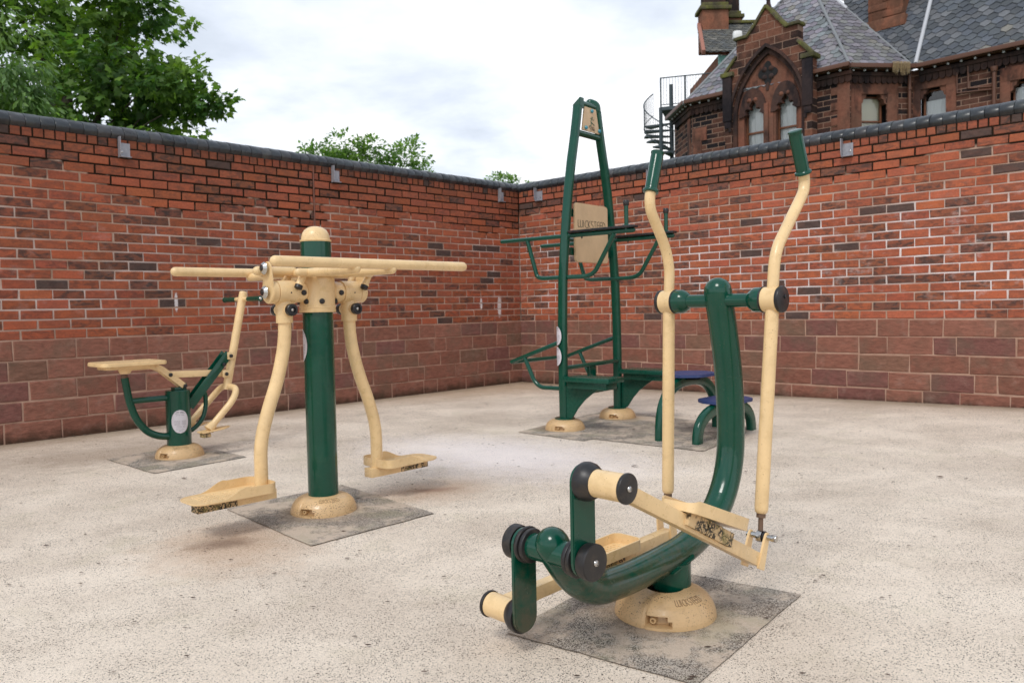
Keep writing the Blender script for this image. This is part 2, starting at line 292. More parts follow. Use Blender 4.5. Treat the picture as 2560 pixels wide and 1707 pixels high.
# ------------------------------------------------------------------ mesh helpers
class MB:
    def __init__(s): s.v=[]; s.f=[]; s.c=[]; s.uv=[]
    def add(s,v,f,col=None,uv=None):
        n=len(s.v); s.v+= [tuple(x) for x in v]; s.f+=[tuple(i+n for i in q) for q in f]
        if col is not None: s.c+= [col]*len(v)
        if uv is not None: s.uv+=list(uv)
        return s
    def build(s,name,material,parent=None,smooth=35,loc=None):
        me=bpy.data.meshes.new(name); me.from_pydata(s.v,[],s.f); me.update()
        if isinstance(material,str): material=MT[material]
        me.materials.append(material)
        if s.c:
            ca=me.color_attributes.new('Col','FLOAT_COLOR','POINT'); ca.data.foreach_set('color',np.array(s.c,dtype=np.float32).ravel())
        if s.uv:
            ul=me.uv_layers.new(name='UVMap'); li=np.empty(len(me.loops),dtype=np.int32); me.loops.foreach_get('vertex_index',li)
            ul.data.foreach_set('uv',np.array(s.uv,dtype=np.float32)[li].ravel())
        if smooth:
            me.shade_smooth(); me.set_sharp_from_angle(angle=R_(smooth))
        o=bpy.data.objects.new(name,me); COL.objects.link(o)
        if parent: o.parent=parent
        if loc: o.location=loc
        return o
def fix_normals(o):
    bm=bmesh.new(); bm.from_mesh(o.data); bmesh.ops.recalc_face_normals(bm,faces=bm.faces); bm.to_mesh(o.data); bm.free(); return o
def bm_take(mb,bm,Mx=None,col=None):
    bmesh.ops.recalc_face_normals(bm,faces=bm.faces)
    if Mx is not None: bmesh.ops.transform(bm,matrix=Mx,verts=bm.verts)
    bm.verts.ensure_lookup_table(); bm.verts.index_update()
    mb.add([v.co[:] for v in bm.verts],[[v.index for v in f.verts] for f in bm.faces],col); bm.free()
def frame(o,x,y):
    x=Vector(x).normalized(); z=x.cross(Vector(y)).normalized(); y=z.cross(x)
    m=Matrix.Identity(4)
    for i in range(3): m[i][0]=x[i]; m[i][1]=y[i]; m[i][2]=z[i]; m[i][3]=o[i]
    return m
def box(mb,c,size,bev=0,Mx=None,col=None,seg=2):
    bm=bmesh.new(); bmesh.ops.create_cube(bm,size=1); bmesh.ops.scale(bm,vec=size,verts=bm.verts)
    if bev: bmesh.ops.bevel(bm,geom=bm.edges[:],offset=bev,segments=seg,affect='EDGES',profile=.6)
    T=Matrix.Translation(c); bm_take(mb,bm,(Mx@T) if Mx is not None else T,col); return mb
def beam(mb,p0,p1,w,h,upv=(0,0,1),bev=.003,ext=0):
    p0,p1=Vector(p0),Vector(p1); d=(p1-p0); L=d.length+2*ext; x=d.normalized(); upv=Vector(upv); y=upv.cross(x).normalized()
    return box(mb,(0,0,0),(L,w,h),bev,frame((p0+p1)/2,x,y))
def prism(mb,poly,th,Mx,bev=0,col=None,seg=2):
    bm=bmesh.new(); a=[bm.verts.new((x,y,0)) for x,y in poly]; f=bm.faces.new(a)
    r=bmesh.ops.extrude_face_region(bm,geom=[f]); vs=[g for g in r['geom'] if isinstance(g,bmesh.types.BMVert)]; bmesh.ops.translate(bm,vec=(0,0,th),verts=vs)
    if bev: bmesh.ops.bevel(bm,geom=bm.edges[:],offset=bev,segments=seg,affect='EDGES',clamp_overlap=True)
    bm_take(mb,bm,Mx,col); return mb
def fillet(pts,r,n=6):
    pts=[Vector(p) for p in pts]; out=[pts[0]]
    for i in range(1,len(pts)-1):
        a,b,c=pts[i-1],pts[i],pts[i+1]; rr=r[i] if isinstance(r,(list,tuple)) else r
        d1=(a-b); d2=(c-b); k=min(rr,d1.length*.49,d2.length*.49); s=b+d1.normalized()*k; e=b+d2.normalized()*k
        for j in range(n+1):
            u=j/n; out.append(s*(1-u)**2+b*2*u*(1-u)+e*u*u)
    out.append(pts[-1]); return out
def tube(mb,pts,r,seg=18,cap='flat',prof=None,upv=None,col=None):
    pts=[Vector(p) for p in pts]; q=[pts[0]]
    for p in pts[1:]:
        if (p-q[-1]).length>1e-5: q.append(p)
    pts=q; n=len(pts); rs=r if isinstance(r,(list,tuple)) else [r]*n
    T=[(pts[min(i+1,n-1)]-pts[max(i-1,0)]).normalized() for i in range(n)]
    u=Vector(upv) if upv else (Vector((0,0,1)) if abs(T[0].z)<.9 else Vector((1,0,0)))
    nx=(u-T[0]*u.dot(T[0])).normalized(); V=[]; Fc=[]
    if prof is None: prof=[(math.cos(2*math.pi*k/seg),math.sin(2*math.pi*k/seg)) for k in range(seg)]
    seg=len(prof); rings=[]
    def ring(c,nx,ny,rad): return [c+nx*a*rad+ny*b_*rad for a,b_ in prof]
    if cap=='round':
        for j in (3,2,1):
            a=j*math.pi/8; rings.append(('s',0,math.cos(a),math.sin(a)))
    fr=[]
    for i in range(n):
        if i: nx=(nx-T[i]*nx.dot(T[i])).normalized()
        fr.append((nx.copy(),T[i].cross(nx).normalized()))
    allr=[]
    if cap=='round':
        for j in (3.85,3,2,1):
            a=j*math.pi/8; allr.append(ring(pts[0]-T[0]*rs[0]*math.sin(a),*fr[0],rs[0]*math.cos(a)))
    for i in range(n): allr.append(ring(pts[i],*fr[i],rs[i]))
    if cap=='round':
        for j in (1,2,3,3.85):
            a=j*math.pi/8; allr.append(ring(pts[-1]+T[-1]*rs[-1]*math.sin(a),*fr[-1],rs[-1]*math.cos(a)))
    for R in allr: V+=R
    for i in range(len(allr)-1):
        for k in range(seg):
            k2=(k+1)%seg; Fc.append((i*seg+k,i*seg+k2,(i+1)*seg+k2,(i+1)*seg+k))
    if cap: Fc.append(tuple(range(seg))[::-1]); Fc.append(tuple((len(allr)-1)*seg+k for k in range(seg)))
    mb.add(V,Fc,col); return mb
def lathe(mb,prof,o,axis,seg=28,col=None):
    """prof: list of (radius,height) along axis"""
    ax=Vector(axis).normalized(); u=Vector((0,0,1)) if abs(ax.z)<.9 else Vector((1,0,0)); nx=(u-ax*u.dot(ax)).normalized(); ny=ax.cross(nx); o=Vector(o)
    V=[];Fc=[]
    for r,h in prof:
        for k in range(seg):
            a=2*math.pi*k/seg; V.append(o+ax*h+nx*r*math.cos(a)+ny*r*math.sin(a))
    for i in range(len(prof)-1):
        for k in range(seg):
            k2=(k+1)%seg; Fc.append((i*seg+k,i*seg+k2,(i+1)*seg+k2,(i+1)*seg+k))
    Fc.append(tuple(range(seg))[::-1]); Fc.append(tuple((len(prof)-1)*seg+k for k in range(seg)))
    mb.add(V,Fc,col); return mb
def disc(mb,o,axis,r,th,bev=.003,seg=32):
    return lathe(mb,[(r-bev,0),(r-bev*.3,bev*.3),(r,bev),(r,th-bev),(r-bev*.3,th-bev*.3),(r-bev,th)],o,axis,seg)
def cyl(mb,p0,p1,r,seg=28):
    return tube(mb,[p0,p1],r,seg)
def empty(name,loc,rz,label,cat,group=None):
    o=bpy.data.objects.new(name,None); COL.objects.link(o); o.location=loc; o.rotation_euler=(0,0,rz); o.empty_display_size=.2
    o['label']=label; o['category']=cat
    if group: o['group']=group
    return o
def tag(o,label=None,cat=None,kind=None,group=None):
    if label: o['label']=label
    if cat: o['category']=cat
    if kind: o['kind']=kind
    if group: o['group']=group
    return o
def L(t,l,z): return Vector((t,-l,z))        # machine coordinates: forward, to the right, up

# thin stroke lettering (unit height 1), shapes after the sign on the board
def arc(cx,cy,rx,ry,a0,a1,n=8): return [(cx+rx*math.cos(R_(a0+(a1-a0)*i/n)),cy+ry*math.sin(R_(a0+(a1-a0)*i/n))) for i in range(n+1)]
GL={'W':(1.05,[[(0,1),(0,.25)]+arc(.25,.25,.25,.25,180,360)+[(.5,1)],[(.5,.25)]+arc(.75,.25,.25,.25,180,360)+[(1.0,1)]]),
'I':(.12,[[(0,1),(0,0)]]),'C':(.55,[arc(.45,.5,.42,.5,65,295,14)]),'K':(.5,[[(0,1),(0,0)],[(.48,1),(.05,.52),(.5,0)]]),
'S':(.5,[arc(.25,.75,.22,.25,50,270,10)+arc(.25,.25,.24,.25,90,-130,10)]),'T':(.55,[[(0,1),(.55,1)],[(.27,1),(.27,0)]]),
'E':(.5,[[(.5,1)]+arc(.3,.7,.3,.3,90,180,5)+arc(.3,.3,.3,.3,180,270,5)+[(.5,0)],[(.0,.52),(.45,.52)]]),
'D':(.55,[[(0,0),(0,1)]+arc(.1,.5,.45,.5,90,-90,12)+[(0,0)]]),'Z':(.5,[[(0,1),(.5,1),(0,0),(.5,0)]]),'O':(.6,[arc(.3,.5,.3,.5,0,360,16)]),'N':(.5,[[(0,0),(0,1),(.5,0),(.5,1)]]),
'F':(.45,[[(.45,1),(0,1),(0,0)],[(0,.52),(.38,.52)]])}
def letters(mb,text,width,height,place,r,depth=1):
    """place(u,v)->Vector for u along the line, v up"""
    gap=.16; tot=sum(GL[c][0] for c in text)+gap*(len(text)-1); k=width/tot; u=0
    for ch in text:
        w,strokes=GL[ch]
        for st in strokes:
            pts=[]
            for i in range(len(st)-1):
                a,b_=st[i],st[i+1]; n=3 if abs(a[0]-b_[0])+abs(a[1]-b_[1])>.3 else 1
                for j in range(n): pts.append((a[0]+(b_[0]-a[0])*j/n,a[1]+(b_[1]-a[1])*j/n))
            pts.append(st[-1])
            tube(mb,[place((u+x)*k,y*height) for x,y in pts],r,6)
        u+=w+gap

DOME=[(.157,0),(.158,.006),(.1565,.02),(.1525,.036),(.146,.052),(.136,.067),(.123,.079),(.106,.088),(.086,.093),(.060,.095)]
DOME=[(r*.945,h*.86) for r,h in DOME]; HD=.095*.86
def dome_profile(h):
    for (r0,h0),(r1,h1) in zip(DOME,DOME[1:]):
        if h0<=h<=h1: return r0+(r1-r0)*(h-h0)/(h1-h0)
    return .06
def base_dome(parent,t,l,head,world_deg=-110,rtop=.07,text=True,zs=1.0):
    """cast ballast cover with a bolt window, a seam and raised lettering"""
    a0=R_(world_deg)-head; seg=220; hs=np.linspace(0,HD,44); V=[];Fc=[]
    prof=[]
    for h in hs: prof.append((float(np.interp(h,[x[1] for x in DOME],[x[0] for x in DOME])),h))
    prof+= [(rtop,HD-.0005)]
    for r,h in prof:
        for k in range(seg):
            a=2*math.pi*k/seg; d=(a-a0+math.pi)%(2*math.pi)-math.pi; arcx=d*.15
            rr=r
            if -.034<arcx<.030+(.012 if h<.029 else 0) and .013<h<.040: rr=r-.032
            for sa in (-.26,math.pi-.26):
                dd=(a-(a0+sa)+math.pi)%(2*math.pi)-math.pi
                if abs(dd)<.022: rr-=.004
            V.append(L(t,l,0)+Vector((rr*math.cos(a),rr*math.sin(a),h*zs)))
    for i in range(len(prof)-1):
        for k in range(seg):
            k2=(k+1)%seg; Fc.append((i*seg+k,i*seg+k2,(i+1)*seg+k2,(i+1)*seg+k))
    mb=MB().add(V,Fc); o=mb.build('base_cover','cream_base',parent,40)
    b_=MB(); c=L(t,l,0); ab=a0-.10; n=Vector((math.cos(ab),math.sin(ab),0)); p=c+n*.111+Vector((0,0,.026))
    lathe(b_,[(.009,0),(.009,.022),(.0085,.023),(.005,.023),(.005,.015)],p,n,16); b_.build('bolt','cream_base',o)
    if text:
        tx=MB(); w=.095
        def place(u,v):
            a=a0+.42+(u/.118); hh=.0645+v*.60; r=float(np.interp(hh,[x[1] for x in DOME],[x[0] for x in DOME]))
            return c+Vector((r*math.cos(a),r*math.sin(a),hh*zs+.0004))
        letters(tx,'WICKSTEED',w,.018,place,.0010); tx.build('lettering','emboss',o,60)
    return o

# ------------------------------------------------------------------ ground
def grid_mesh(name,material,f,nx,ny,x0,x1,y0,y1,parent=None):
    xs=np.linspace(x0,x1,nx); ys=np.linspace(y0,y1,ny); V=[(x,y,f(x,y)) for y in ys for x in xs]
    Fc=[(j*nx+i,j*nx+i+1,(j+1)*nx+i+1,(j+1)*nx+i) for j in range(ny-1) for i in range(nx-1)]
    return MB().add(V,Fc).build(name,material,parent)
CX,CY=.1156,9.7189
uL=Vector((-math.sin(.7608),-math.cos(.7608),0)); uR=Vector((math.sin(.8101),-math.cos(.8101),0))
def rise(x,y):
    q=Vector((x-CX,y-CY,0)); s=q.dot(uR); d=abs(-q.x*uR.y*-1 - q.y*uR.x) if False else abs(q.dot(Vector((-uR.y,uR.x,0))))
    k=min(max((s-1.2)/4.2,0),1.6); w=max(0,1-d/2.2); w=w*w*(3-2*w)
    return .062*k*w
tag(grid_mesh('ground','field',lambda x,y:-.012,2,2,-400,400,-60,700),kind='structure')
# rubber surface inside the yard (diamond aligned with the walls)
def yard():
    n=90; V=[];Fc=[]
    for j in range(n+1):
        for i in range(n+1):
            p=Vector((CX,CY,0))+uL*(i/n*16-.05)+uR*(j/n*16-.05); V.append((p.x,p.y,rise(p.x,p.y)))
    for j in range(n):
        for i in range(n): Fc.append((j*(n+1)+i,(j+1)*(n+1)+i,(j+1)*(n+1)+i+1,j*(n+1)+i+1))
    return MB().add(V,Fc).build('rubber_surface','rubber')
y_=yard(); tag(y_,kind='structure')
for pl in ([(.887,2.432),(.425,1.86),(-.034,2.188),(.42,2.755)],
           [(-.364,3.508),(-.802,3.054),(-1.355,3.666),(-.915,4.13)],
           [(.03,5.768),(.473,5.326),(.544,5.401),(1.172,4.857),(1.83,5.82),(1.118,6.60),(.86,6.90),(.45,6.38)],
           [(-1.706,4.997),(-2.085,4.53),(-2.62,5.03),(-2.24,5.50)]):
    c=Vector((sum(p[0] for p in pl)/len(pl),sum(p[1] for p in pl)/len(pl)))
    mb=MB(); rp=random.Random(len(pl)*7+int(abs(pl[0][0])*100)); V=[]
    for (xa,ya),(xb,yb) in zip(pl,pl[1:]+pl[:1]):
        n_=max(2,int(math.hypot(xb-xa,yb-ya)/.045))
        for k_ in range(n_): q_=.0028 if k_ else 0; V.append((xa+(xb-xa)*k_/n_+rp.uniform(-q_,q_),ya+(yb-ya)*k_/n_+rp.uniform(-q_,q_),.0045))
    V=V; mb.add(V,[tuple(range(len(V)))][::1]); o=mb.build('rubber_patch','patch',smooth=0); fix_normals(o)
    if o.data.polygons[0].normal.z<0: o.data.flip_normals()
    tag(o,kind='structure')

# ------------------------------------------------------------------ boundary walls
def brick_col(rs):
    r=rs.random(); h=.256+.035*rs.random(); k=.118+.03*rs.random()
    if r<.72: v=.375+rs.random()*.10; dk=.15+.45*rs.random()
    elif r<.86: v=.27+rs.random()*.05; h+=.05; k+=.04; dk=.85
    elif r<.93: v=.19+rs.random()*.05; h+=.12; k+=.12; dk=1.0
    else: v=.47; dk=.0
    c=(v,v*h,v*k)
    if rs.random()<.028: c=(.10,.065,.056); dk=.8
    return (*c,dk)
def pillow(mb,x0,x1,z0,z1,side,col,rs,bev=.004,front=0.0,back=-.02,jit=.0016,rough=0):
    j=lambda: (rs.random()-.5)*2*jit
    y=front+(rs.random()-.5)*.003
    o=[(x0+j(),z0+j()),(x1+j(),z0+j()),(x1+j(),z1+j()),(x0+j(),z1+j())]
    i_=[(o[0][0]+bev,o[0][1]+bev),(o[1][0]-bev,o[1][1]+bev),(o[2][0]-bev,o[2][1]-bev),(o[3][0]+bev,o[3][1]-bev)]
    tl=(rs.random()-.5)*rough
    V=[(p[0],side*back,p[1]) for p in o]+[(p[0],side*(y-bev*.7),p[1]) for p in o]+[(p[0],side*(y+(tl if k<2 else -tl)),p[1]) for k,p in enumerate(i_)]
    Fc=[(4,5,9,8),(5,6,10,9),(6,7,11,10),(7,4,8,11),(8,9,10,11),(0,1,5,4),(1,2,6,5),(2,3,7,6),(3,0,4,7)]
    if side>0: Fc=[q[::-1] for q in Fc]
    mb.add(V,Fc,col)
def make_wall(name,u,side,phase,length,label,tag_,brackets,seed,joint=None):
    rs=random.Random(seed); rz=math.atan2(u.y,u.x)
    w=empty(name,(CX,CY,0),rz,label,'wall')
    n_end=-.34 if False else 0
    # core
    core=MB(); box(core,(length/2-.15,-side*.18,1.14),(length+.30,.328,2.30)); core.build('core','mortar_'+tag_,w,0)
    mo=MB(); 
    Lc=length
    V=[(0,side*-.0065,.745),(Lc,side*-.0065,.745),(Lc,side*-.0065,2.312),(0,side*-.0065,2.312)]; mo.add(V,[(0,1,2,3) if side<0 else (3,2,1,0)]); mo.build('mortar_bed','mortar_'+tag_,w,0)
    bk=MB()
    for i in range(20):
        z0=.75+i*.075+.0062; z1=z0+.0628
        off=(phase+(.1125 if i%2 else 0))%.225
        x=off-.225
        while x<length:
            a,b_=x+.0060,x+.2190
            dr=(rs.random()-.5)*.010; a+=dr*.5; b_+=dr*.5
            segs=[(a,b_)]
            if joint and a<joint<b_: segs=[(a,joint-.009),(joint+.009,b_)]
            for (a2,b2) in segs:
                a2=max(a2,.004); b2=min(b2,length)
                er=.0045*min(1,max(0,(z0-1.80+.35*math.sin(a2*1.7+seed))/.25)) if tag_=='l' else .003*min(1,max(0,(z0-2.02)/.1))
                if b2-a2>.03: pillow(bk,a2+er*rs.random(),b2-er*rs.random(),z0+er*rs.random(),z1-er*.8*rs.random(),side,brick_col(rs),rs,.0045,0,-.02,.0026,.003)
            x+=.225
    x=.004
    while x<length:      # brick-on-edge course under the coping
        pillow(bk,x,x+.064,2.2555,2.318,side,brick_col(rs),rs,.005,-.002); x+=.0752
    bk.build('brickwork','brick_'+tag_,w,0)
    # sandstone plinth, five courses
    sj=MB(); V=[(0,side*.004,-.05),(Lc,side*.004,-.05),(Lc,side*.004,.752),(0,side*.004,.752),(0,side*-.02,.752),(Lc,side*-.02,.752)]
    Fq=[(0,1,2,3),(3,2,5,4)]; sj.add(V,Fq if side<0 else [q[::-1] for q in Fq]); sj.build('plinth_mortar','joint',w,0)
    st=MB()
    for i in range(5):
        x=0
        while x<length:
            wd=rs.uniform(.24,.46) if rs.random()>.2 else rs.uniform(.16,.24)
            g=rs.random()
            c=(.235+.06*g,.100+.03*g,.070+.022*g) if rs.random()<.84 else (.20+.05*g,.105+.025*g,.074+.015*g)
            if rs.random()<.2: c=(.21,.092,.076)
            z0=i*.15+.006+(rs.random()-.5)*.005
            pillow(st,x+.005,min(x+wd-.005,length),z0 if i else -.03,i*.15+.144+(rs.random()-.5)*.005,side,(*c,1),rs,.006,.009,-.01,.004,.006)
            x+=wd
    st.build('stone_plinth','stone',w,0)
    # half-round coping bricks
    cpm=MB(); x=-.16 if side<0 else -.16
    hw=.187; cy0=-side*.165; hh=.138
    while x<length:
        wd=.0962; dz=(rs.random()-.5)*.004; dy=(rs.random()-.5)*.005; g=.6+.8*rs.random()
        base=(.017*g,.021*g,.026*g) if rs.random()<.8 else (.030*g,.030*g,.033*g)
        n=16; P=[(-hw*.80,0)]
        for k in range(n+1):
            a=R_(214-248*k/n); P.append((hw*math.cos(a),.046+(hh-.046)*math.sin(a) if math.sin(a)>0 else .046+.060*math.sin(a)))
        P.append((hw*.80,0)); sl_=(rs.random()-.5)*.003
        V=[];m_=len(P)
        for sx_,sh in ((x,.988),(x+.0035,1.0),(x+wd-.0035,1.0),(x+wd,.988)):
            for (py,pz) in P: V.append((sx_,cy0+dy+py*sh,2.306+dz+pz*sh+(sl_ if sx_>x+.05 else 0)))
        Fc=[]
        for r_ in range(3):
            for k in range(m_-1): Fc.append((r_*m_+k,(r_+1)*m_+k,(r_+1)*m_+k+1,r_*m_+k+1))
            Fc.append((r_*m_+m_-1,(r_+1)*m_+m_-1,(r_+1)*m_,r_*m_))
        Fc.append(tuple(range(m_))); Fc.append(tuple(3*m_+k for k in range(m_))[::-1])
        cpm.add(V,Fc,(*base,1)); x+=.0995
    o=cpm.build('coping','coping',w,40); fix_normals(o)
    cm=MB(); box(cm,(length/2-.1,cy0,2.335),(length+.18,.26,.06)); cm.build('coping_mortar','mortar_'+tag_,w,0)
    for bx in brackets:
        mb=MB(); sg=side
        box(mb,(bx,sg*.004,2.235),(.088,.006,.112),.001)
        # hooked cheek with a curved foot, carrying the coping end
        poly=[(-.0,.10),(.0,-.062),(.03,-.060),(.045,-.040),(.050,-.005),(.052,.10)]
        bxs=bx-.054 if side>0 else bx-.054
        Mx=frame((bx+(.042 if side>0 else -.042),sg*.004,2.233),(0,sg,0),(0,0,1)); prism(mb,poly,.006,Mx)
        box(mb,(bx,sg*.026,2.178),(.084,.040,.006),.001)
        o=mb.build('coping_bracket','galv',w,0)
        sc=MB(); lathe(sc,[(.008,0),(.008,.004),(.004,.006)],(bx+.02,sg*.007,2.22),(0,sg,0),12); sc.build('screw','steel',o)
    if joint:
        mb=MB(); box(mb,(joint,side*-.004,1.53),(.011,.010,1.56)); m,t,b=mat('joint_sealant',.8); setc(t,b,(.20,.085,.06)); mb.build('movement_joint',m,w,0)
    return w
make_wall('brick_wall',uL,1,.002,9.5,'long red brick wall on the left with blackened joints under its coping','l',[4.617,2.633,.312],3,2.879)
make_wall('brick_wall',uR,-1,.0,9.5,'red brick wall on the right with pale lime-bloomed joints, below the sandstone house','r',[.348,1.939,3.958],4)

# ------------------------------------------------------------------ elliptical trainer (front)
H=math.atan2(.70,.714)
ET=empty('cross_trainer',(.414,2.29,0),H,'green and cream elliptical trainer with two tall hand levers, nearest the camera','fitness machine')
mb=MB()
path=fillet([L(-.452,0,.318),L(-.415,0,.262),L(-.365,0,.205),L(-.29,0,.158),L(-.17,0,.150),L(-.02,0,.156),L(.14,0,.170),L(.235,0,.198),L(.325,0,.250),L(.385,0,.325),L(.418,0,.42),L(.421,0,.55),L(.408,0,.70),L(.378,0,.84),L(.348,0,.955)],.1,4)
tube(mb,path,.0445,32,'round',upv=(0,1,0)); fr_=mb.build('main_tube','green_mud',ET,50)
mb=MB(); cyl(mb,L(.072,0,.070),L(.072,0,.150),.057,36); 
# angled collar plate welded on top of the stem
prism(mb,[(-.075,-.05),(.03,-.056),(.062,-.03),(.066,.0),(.062,.03),(.03,.056),(-.075,.05)],.010,frame(L(.082,0,.148),L(1,0,.26),(0,1,0)),.003)
mb.build('stem','green',ET,40)
base_dome(ET,0.035,0,H,-110,.06)
mb=MB(); 
for sgn in (-1,1):
    tube(mb,[L(.349,.0,.925),L(.349,sgn*.150,.925)],.0215,24,'flat')
mb.build('cross_axle','green',ET,40)
for sgn in (-1,1):
    mb=MB(); lathe(mb,[(.0225,.108),(.031,.116),(.037,.128),(.039,.132),(.039,.158)],L(.349,0,.925),L(0,sgn,0),32); mb.build('bearing_housing','green',ET,30)
# crank axle and two crank sides
CA=(-.452,.300)
mb=MB(); cyl(mb,L(CA[0],-.10,CA[1]),L(CA[0],.10,CA[1]),.034); mb.build('crank_axle','green',ET,40)
def crank(sgn,dz,lab):
    z0=CA[1]; z1=z0+dz; zt,zb=max(z0,z1),min(z0,z1)
    poly=[]; w=.0415
    for k in range(13): a=math.pi*k/12; poly.append((w*math.cos(a),zt+w*math.sin(a)))
    for k in range(13): a=math.pi+math.pi*k/12; poly.append((w*math.cos(a),zb+w*math.sin(a)))
    mb=MB(); Mx=frame(L(CA[0],sgn*.096,0) if sgn>0 else L(CA[0],sgn*.110,0),(1,0,0),(0,0,1))
    if sgn>0: Mx=frame(L(CA[0],.096,0),(1,0,0),(0,0,1))
    prism(mb,poly,.013,Mx,.0025); cr_=mb.build('crank_plate','green_mud',ET,30)
    ax=L(0,sgn,0)
    mb=MB(); disc(mb,L(CA[0],sgn*.066,z0),ax,.045,.014,.004); disc(mb,L(CA[0],sgn*.082,z0),ax,.048,.012,.004); mb.build('bearing_ring','black_dirty',cr_,40)
    mb=MB(); lathe(mb,[(.043,0),(.0445,.006),(.0455,.018),(.0455,.026),(.043,.029)],L(CA[0],sgn*.112,z0),ax,40); mb.build('end_cap','black_dirty',cr_,30)
    mb=MB(); lathe(mb,[(.0085,0),(.0085,.003),(.006,.006),(.0045,.0065),(.004,.004)],L(CA[0],sgn*.1405,z0),ax,20); mb.build('bolt','steel',cr_,40)
    # pedal side
    zp=z1
    mb=MB(); lathe(mb,[(.047,0),(.048,.010),(.046,.022),(.039,.034),(.0345,.040)],L(CA[0],sgn*.109,zp),ax,40); mb.build('pedal_boss','black_dirty',cr_,40)
    return cr_,zp
cR,zR=crank(1,.195,0); cLft,zL=crank(-1,-.195,0)
def pedal_arm(sgn,zp,pend,zpin,tpin,lo,trayt,hl):
    ax=L(0,sgn,0)
    mb=MB(); tube(mb,[L(CA[0],sgn*.148,zp),L(CA[0],sgn*.232,zp)],.0335,36); sl_=mb.build('pedal_sleeve','cream',ET,40)
    mb=MB(); disc(mb,L(CA[0],sgn*.233,zp),ax,.0365,.010,.0025,40); mb.build('end_cap','black_dirty',sl_,30)
    mb=MB(); lathe(mb,[(.0075,0),(.0075,.003),(.0055,.0055),(.004,.006),(.0035,.0035)],L(CA[0],sgn*.2435,zp),ax,20); mb.build('bolt','steel',sl_,40)
    p0=L(CA[0]+.02,sgn*.19,zp-.008*hl); p1=L(pend[0],sgn*.19,pend[1])
    d=(p1-p0).normalized(); upn=Vector((0,1,0)).cross(d)*-1
    if upn.z<0: upn=-upn
    mb=MB(); beam(mb,p0,p1,.036,.040,upn,.004); arm=mb.build('pedal_arm','cream',ET,30)
    # clevis
    e=p1+d*.0
    mb=MB()
    for q in (-1,1):
        base=e+Vector((0,-q*.026,0))
        pin=L(tpin,sgn*.19,zpin)+Vector((0,-q*.026,0))
        a=(pin-base).normalized(); side_=Vector((0,1,0)).cross(a)
        lw=.014; n=8; pts=[]
        b0=base-a*.026
        ln=(pin-b0).length
        poly=[(0,-.020),(ln*.5,-.017)]+[(ln+lw*math.sin(math.pi*k/n),-lw*math.cos(math.pi*k/n)) for k in range(n+1)]+[(ln*.5,.017),(0,.020)]
        prism(mb,poly,.007,frame(b0+Vector((0,.0035,0)),a,side_),.0015)
    mb.build('clevis','cream',arm,30)
    P=L(tpin,sgn*.19,zpin)
    mb=MB(); cyl(mb,P+Vector((0,-.044,0)),P+Vector((0,.044,0)),.0085,18); disc(mb,P+Vector((0,-.052,0)),(0,1,0),.0105,.018,.002,18)
    lathe(mb,[(.006,-.010),(.017,-.008),(.0185,0),(.017,.008),(.006,.010)],P,(0,1,0),28); mb.build('pivot_bolt','steel',arm,40)
    mb=MB(); lathe(mb,[(.013,-.004),(.0165,-.002),(.0165,.002),(.013,.004)],P+Vector((0,-.013,0)),(0,1,0),28); mb.build('rubber_washer','black',arm,40)
    # tray
    O=p0+d*((trayt-(CA[0]+.02))/d.x); nrm=upn
    tl,tw=.315,.112
    def tray(mbx,O,x,y,z,length,width,rim):
        out=[];n=5;rc=.028
        cs=[(-length/2+rc,-width/2+rc,180),(length/2-rc,-width/2+rc,270),(length/2-rc,width/2-rc,0),(-length/2+rc,width/2-rc,90)]
        for cx_,cy_,a in cs:
            for k in range(n+1): b_=R_(a+90*k/n); out.append((cx_+rc*math.cos(b_),cy_+rc*math.sin(b_),math.cos(b_),math.sin(b_)))
        V=[];m_=len(out)
        for off,hgt in ((0,0),(0.0,rim),(-.0045,rim),(-.0045,.004)):
            for (a,b_,c_,d_) in out:
                hh=hgt(a) if callable(hgt) else hgt
                V.append(O+x*(a+c_*off)+y*(b_+d_*off)+z*hh)
        Fc=[]
        for r_ in range(3):
            for k in range(m_): k2=(k+1)%m_; Fc.append((r_*m_+k,r_*m_+k2,(r_+1)*m_+k2,(r_+1)*m_+k))
        Fc.append(tuple(range(m_))[::-1]); Fc.append(tuple(3*m_+k for k in range(m_))); mbx.add(V,Fc)
    mb=MB(); dt=Vector((1,0,-.385)).normalized() if sgn>0 else d; nt=Vector((.385,0,1)).normalized() if sgn>0 else nrm; cen=O+L(0,-sgn*.008,0)+nrm*(.036 if sgn>0 else .021)
    rim=lambda a: .034 if a>-.13 else .034-.012*(-.13-a)/.03
    tray(mb,cen,dt,Vector((0,1,0)),nt,tl,tw,rim); tr_=mb.build('foot_tray','cream',arm,40); fix_normals(tr_)
    mb=MB()
    for k in range(17):
        c=cen+dt*(-.118+k*.0148)+nt*.0055; beam(mb,c+Vector((0,-.038,0)),c+Vector((0,.038,0)),.0055,.004,nt,.001)
    mb.build('tread','cream',tr_,30)
    mb=MB(); c=O+nrm*(.010 if sgn>0 else -.006)
    beam(mb,c-d*.135,c-d*.040,.060,.038,nrm,.002); beam(mb,c-d*.034,c+d*.105,.060,.040,nrm,.002); mb.build('tray_support','lichen',arm,30)
pedal_arm(1,zR,(.230,.156),.220,.258,0,-.05,1)
pedal_arm(-1,zL,(.335,.136),.214,.326,0,-.05,-1)
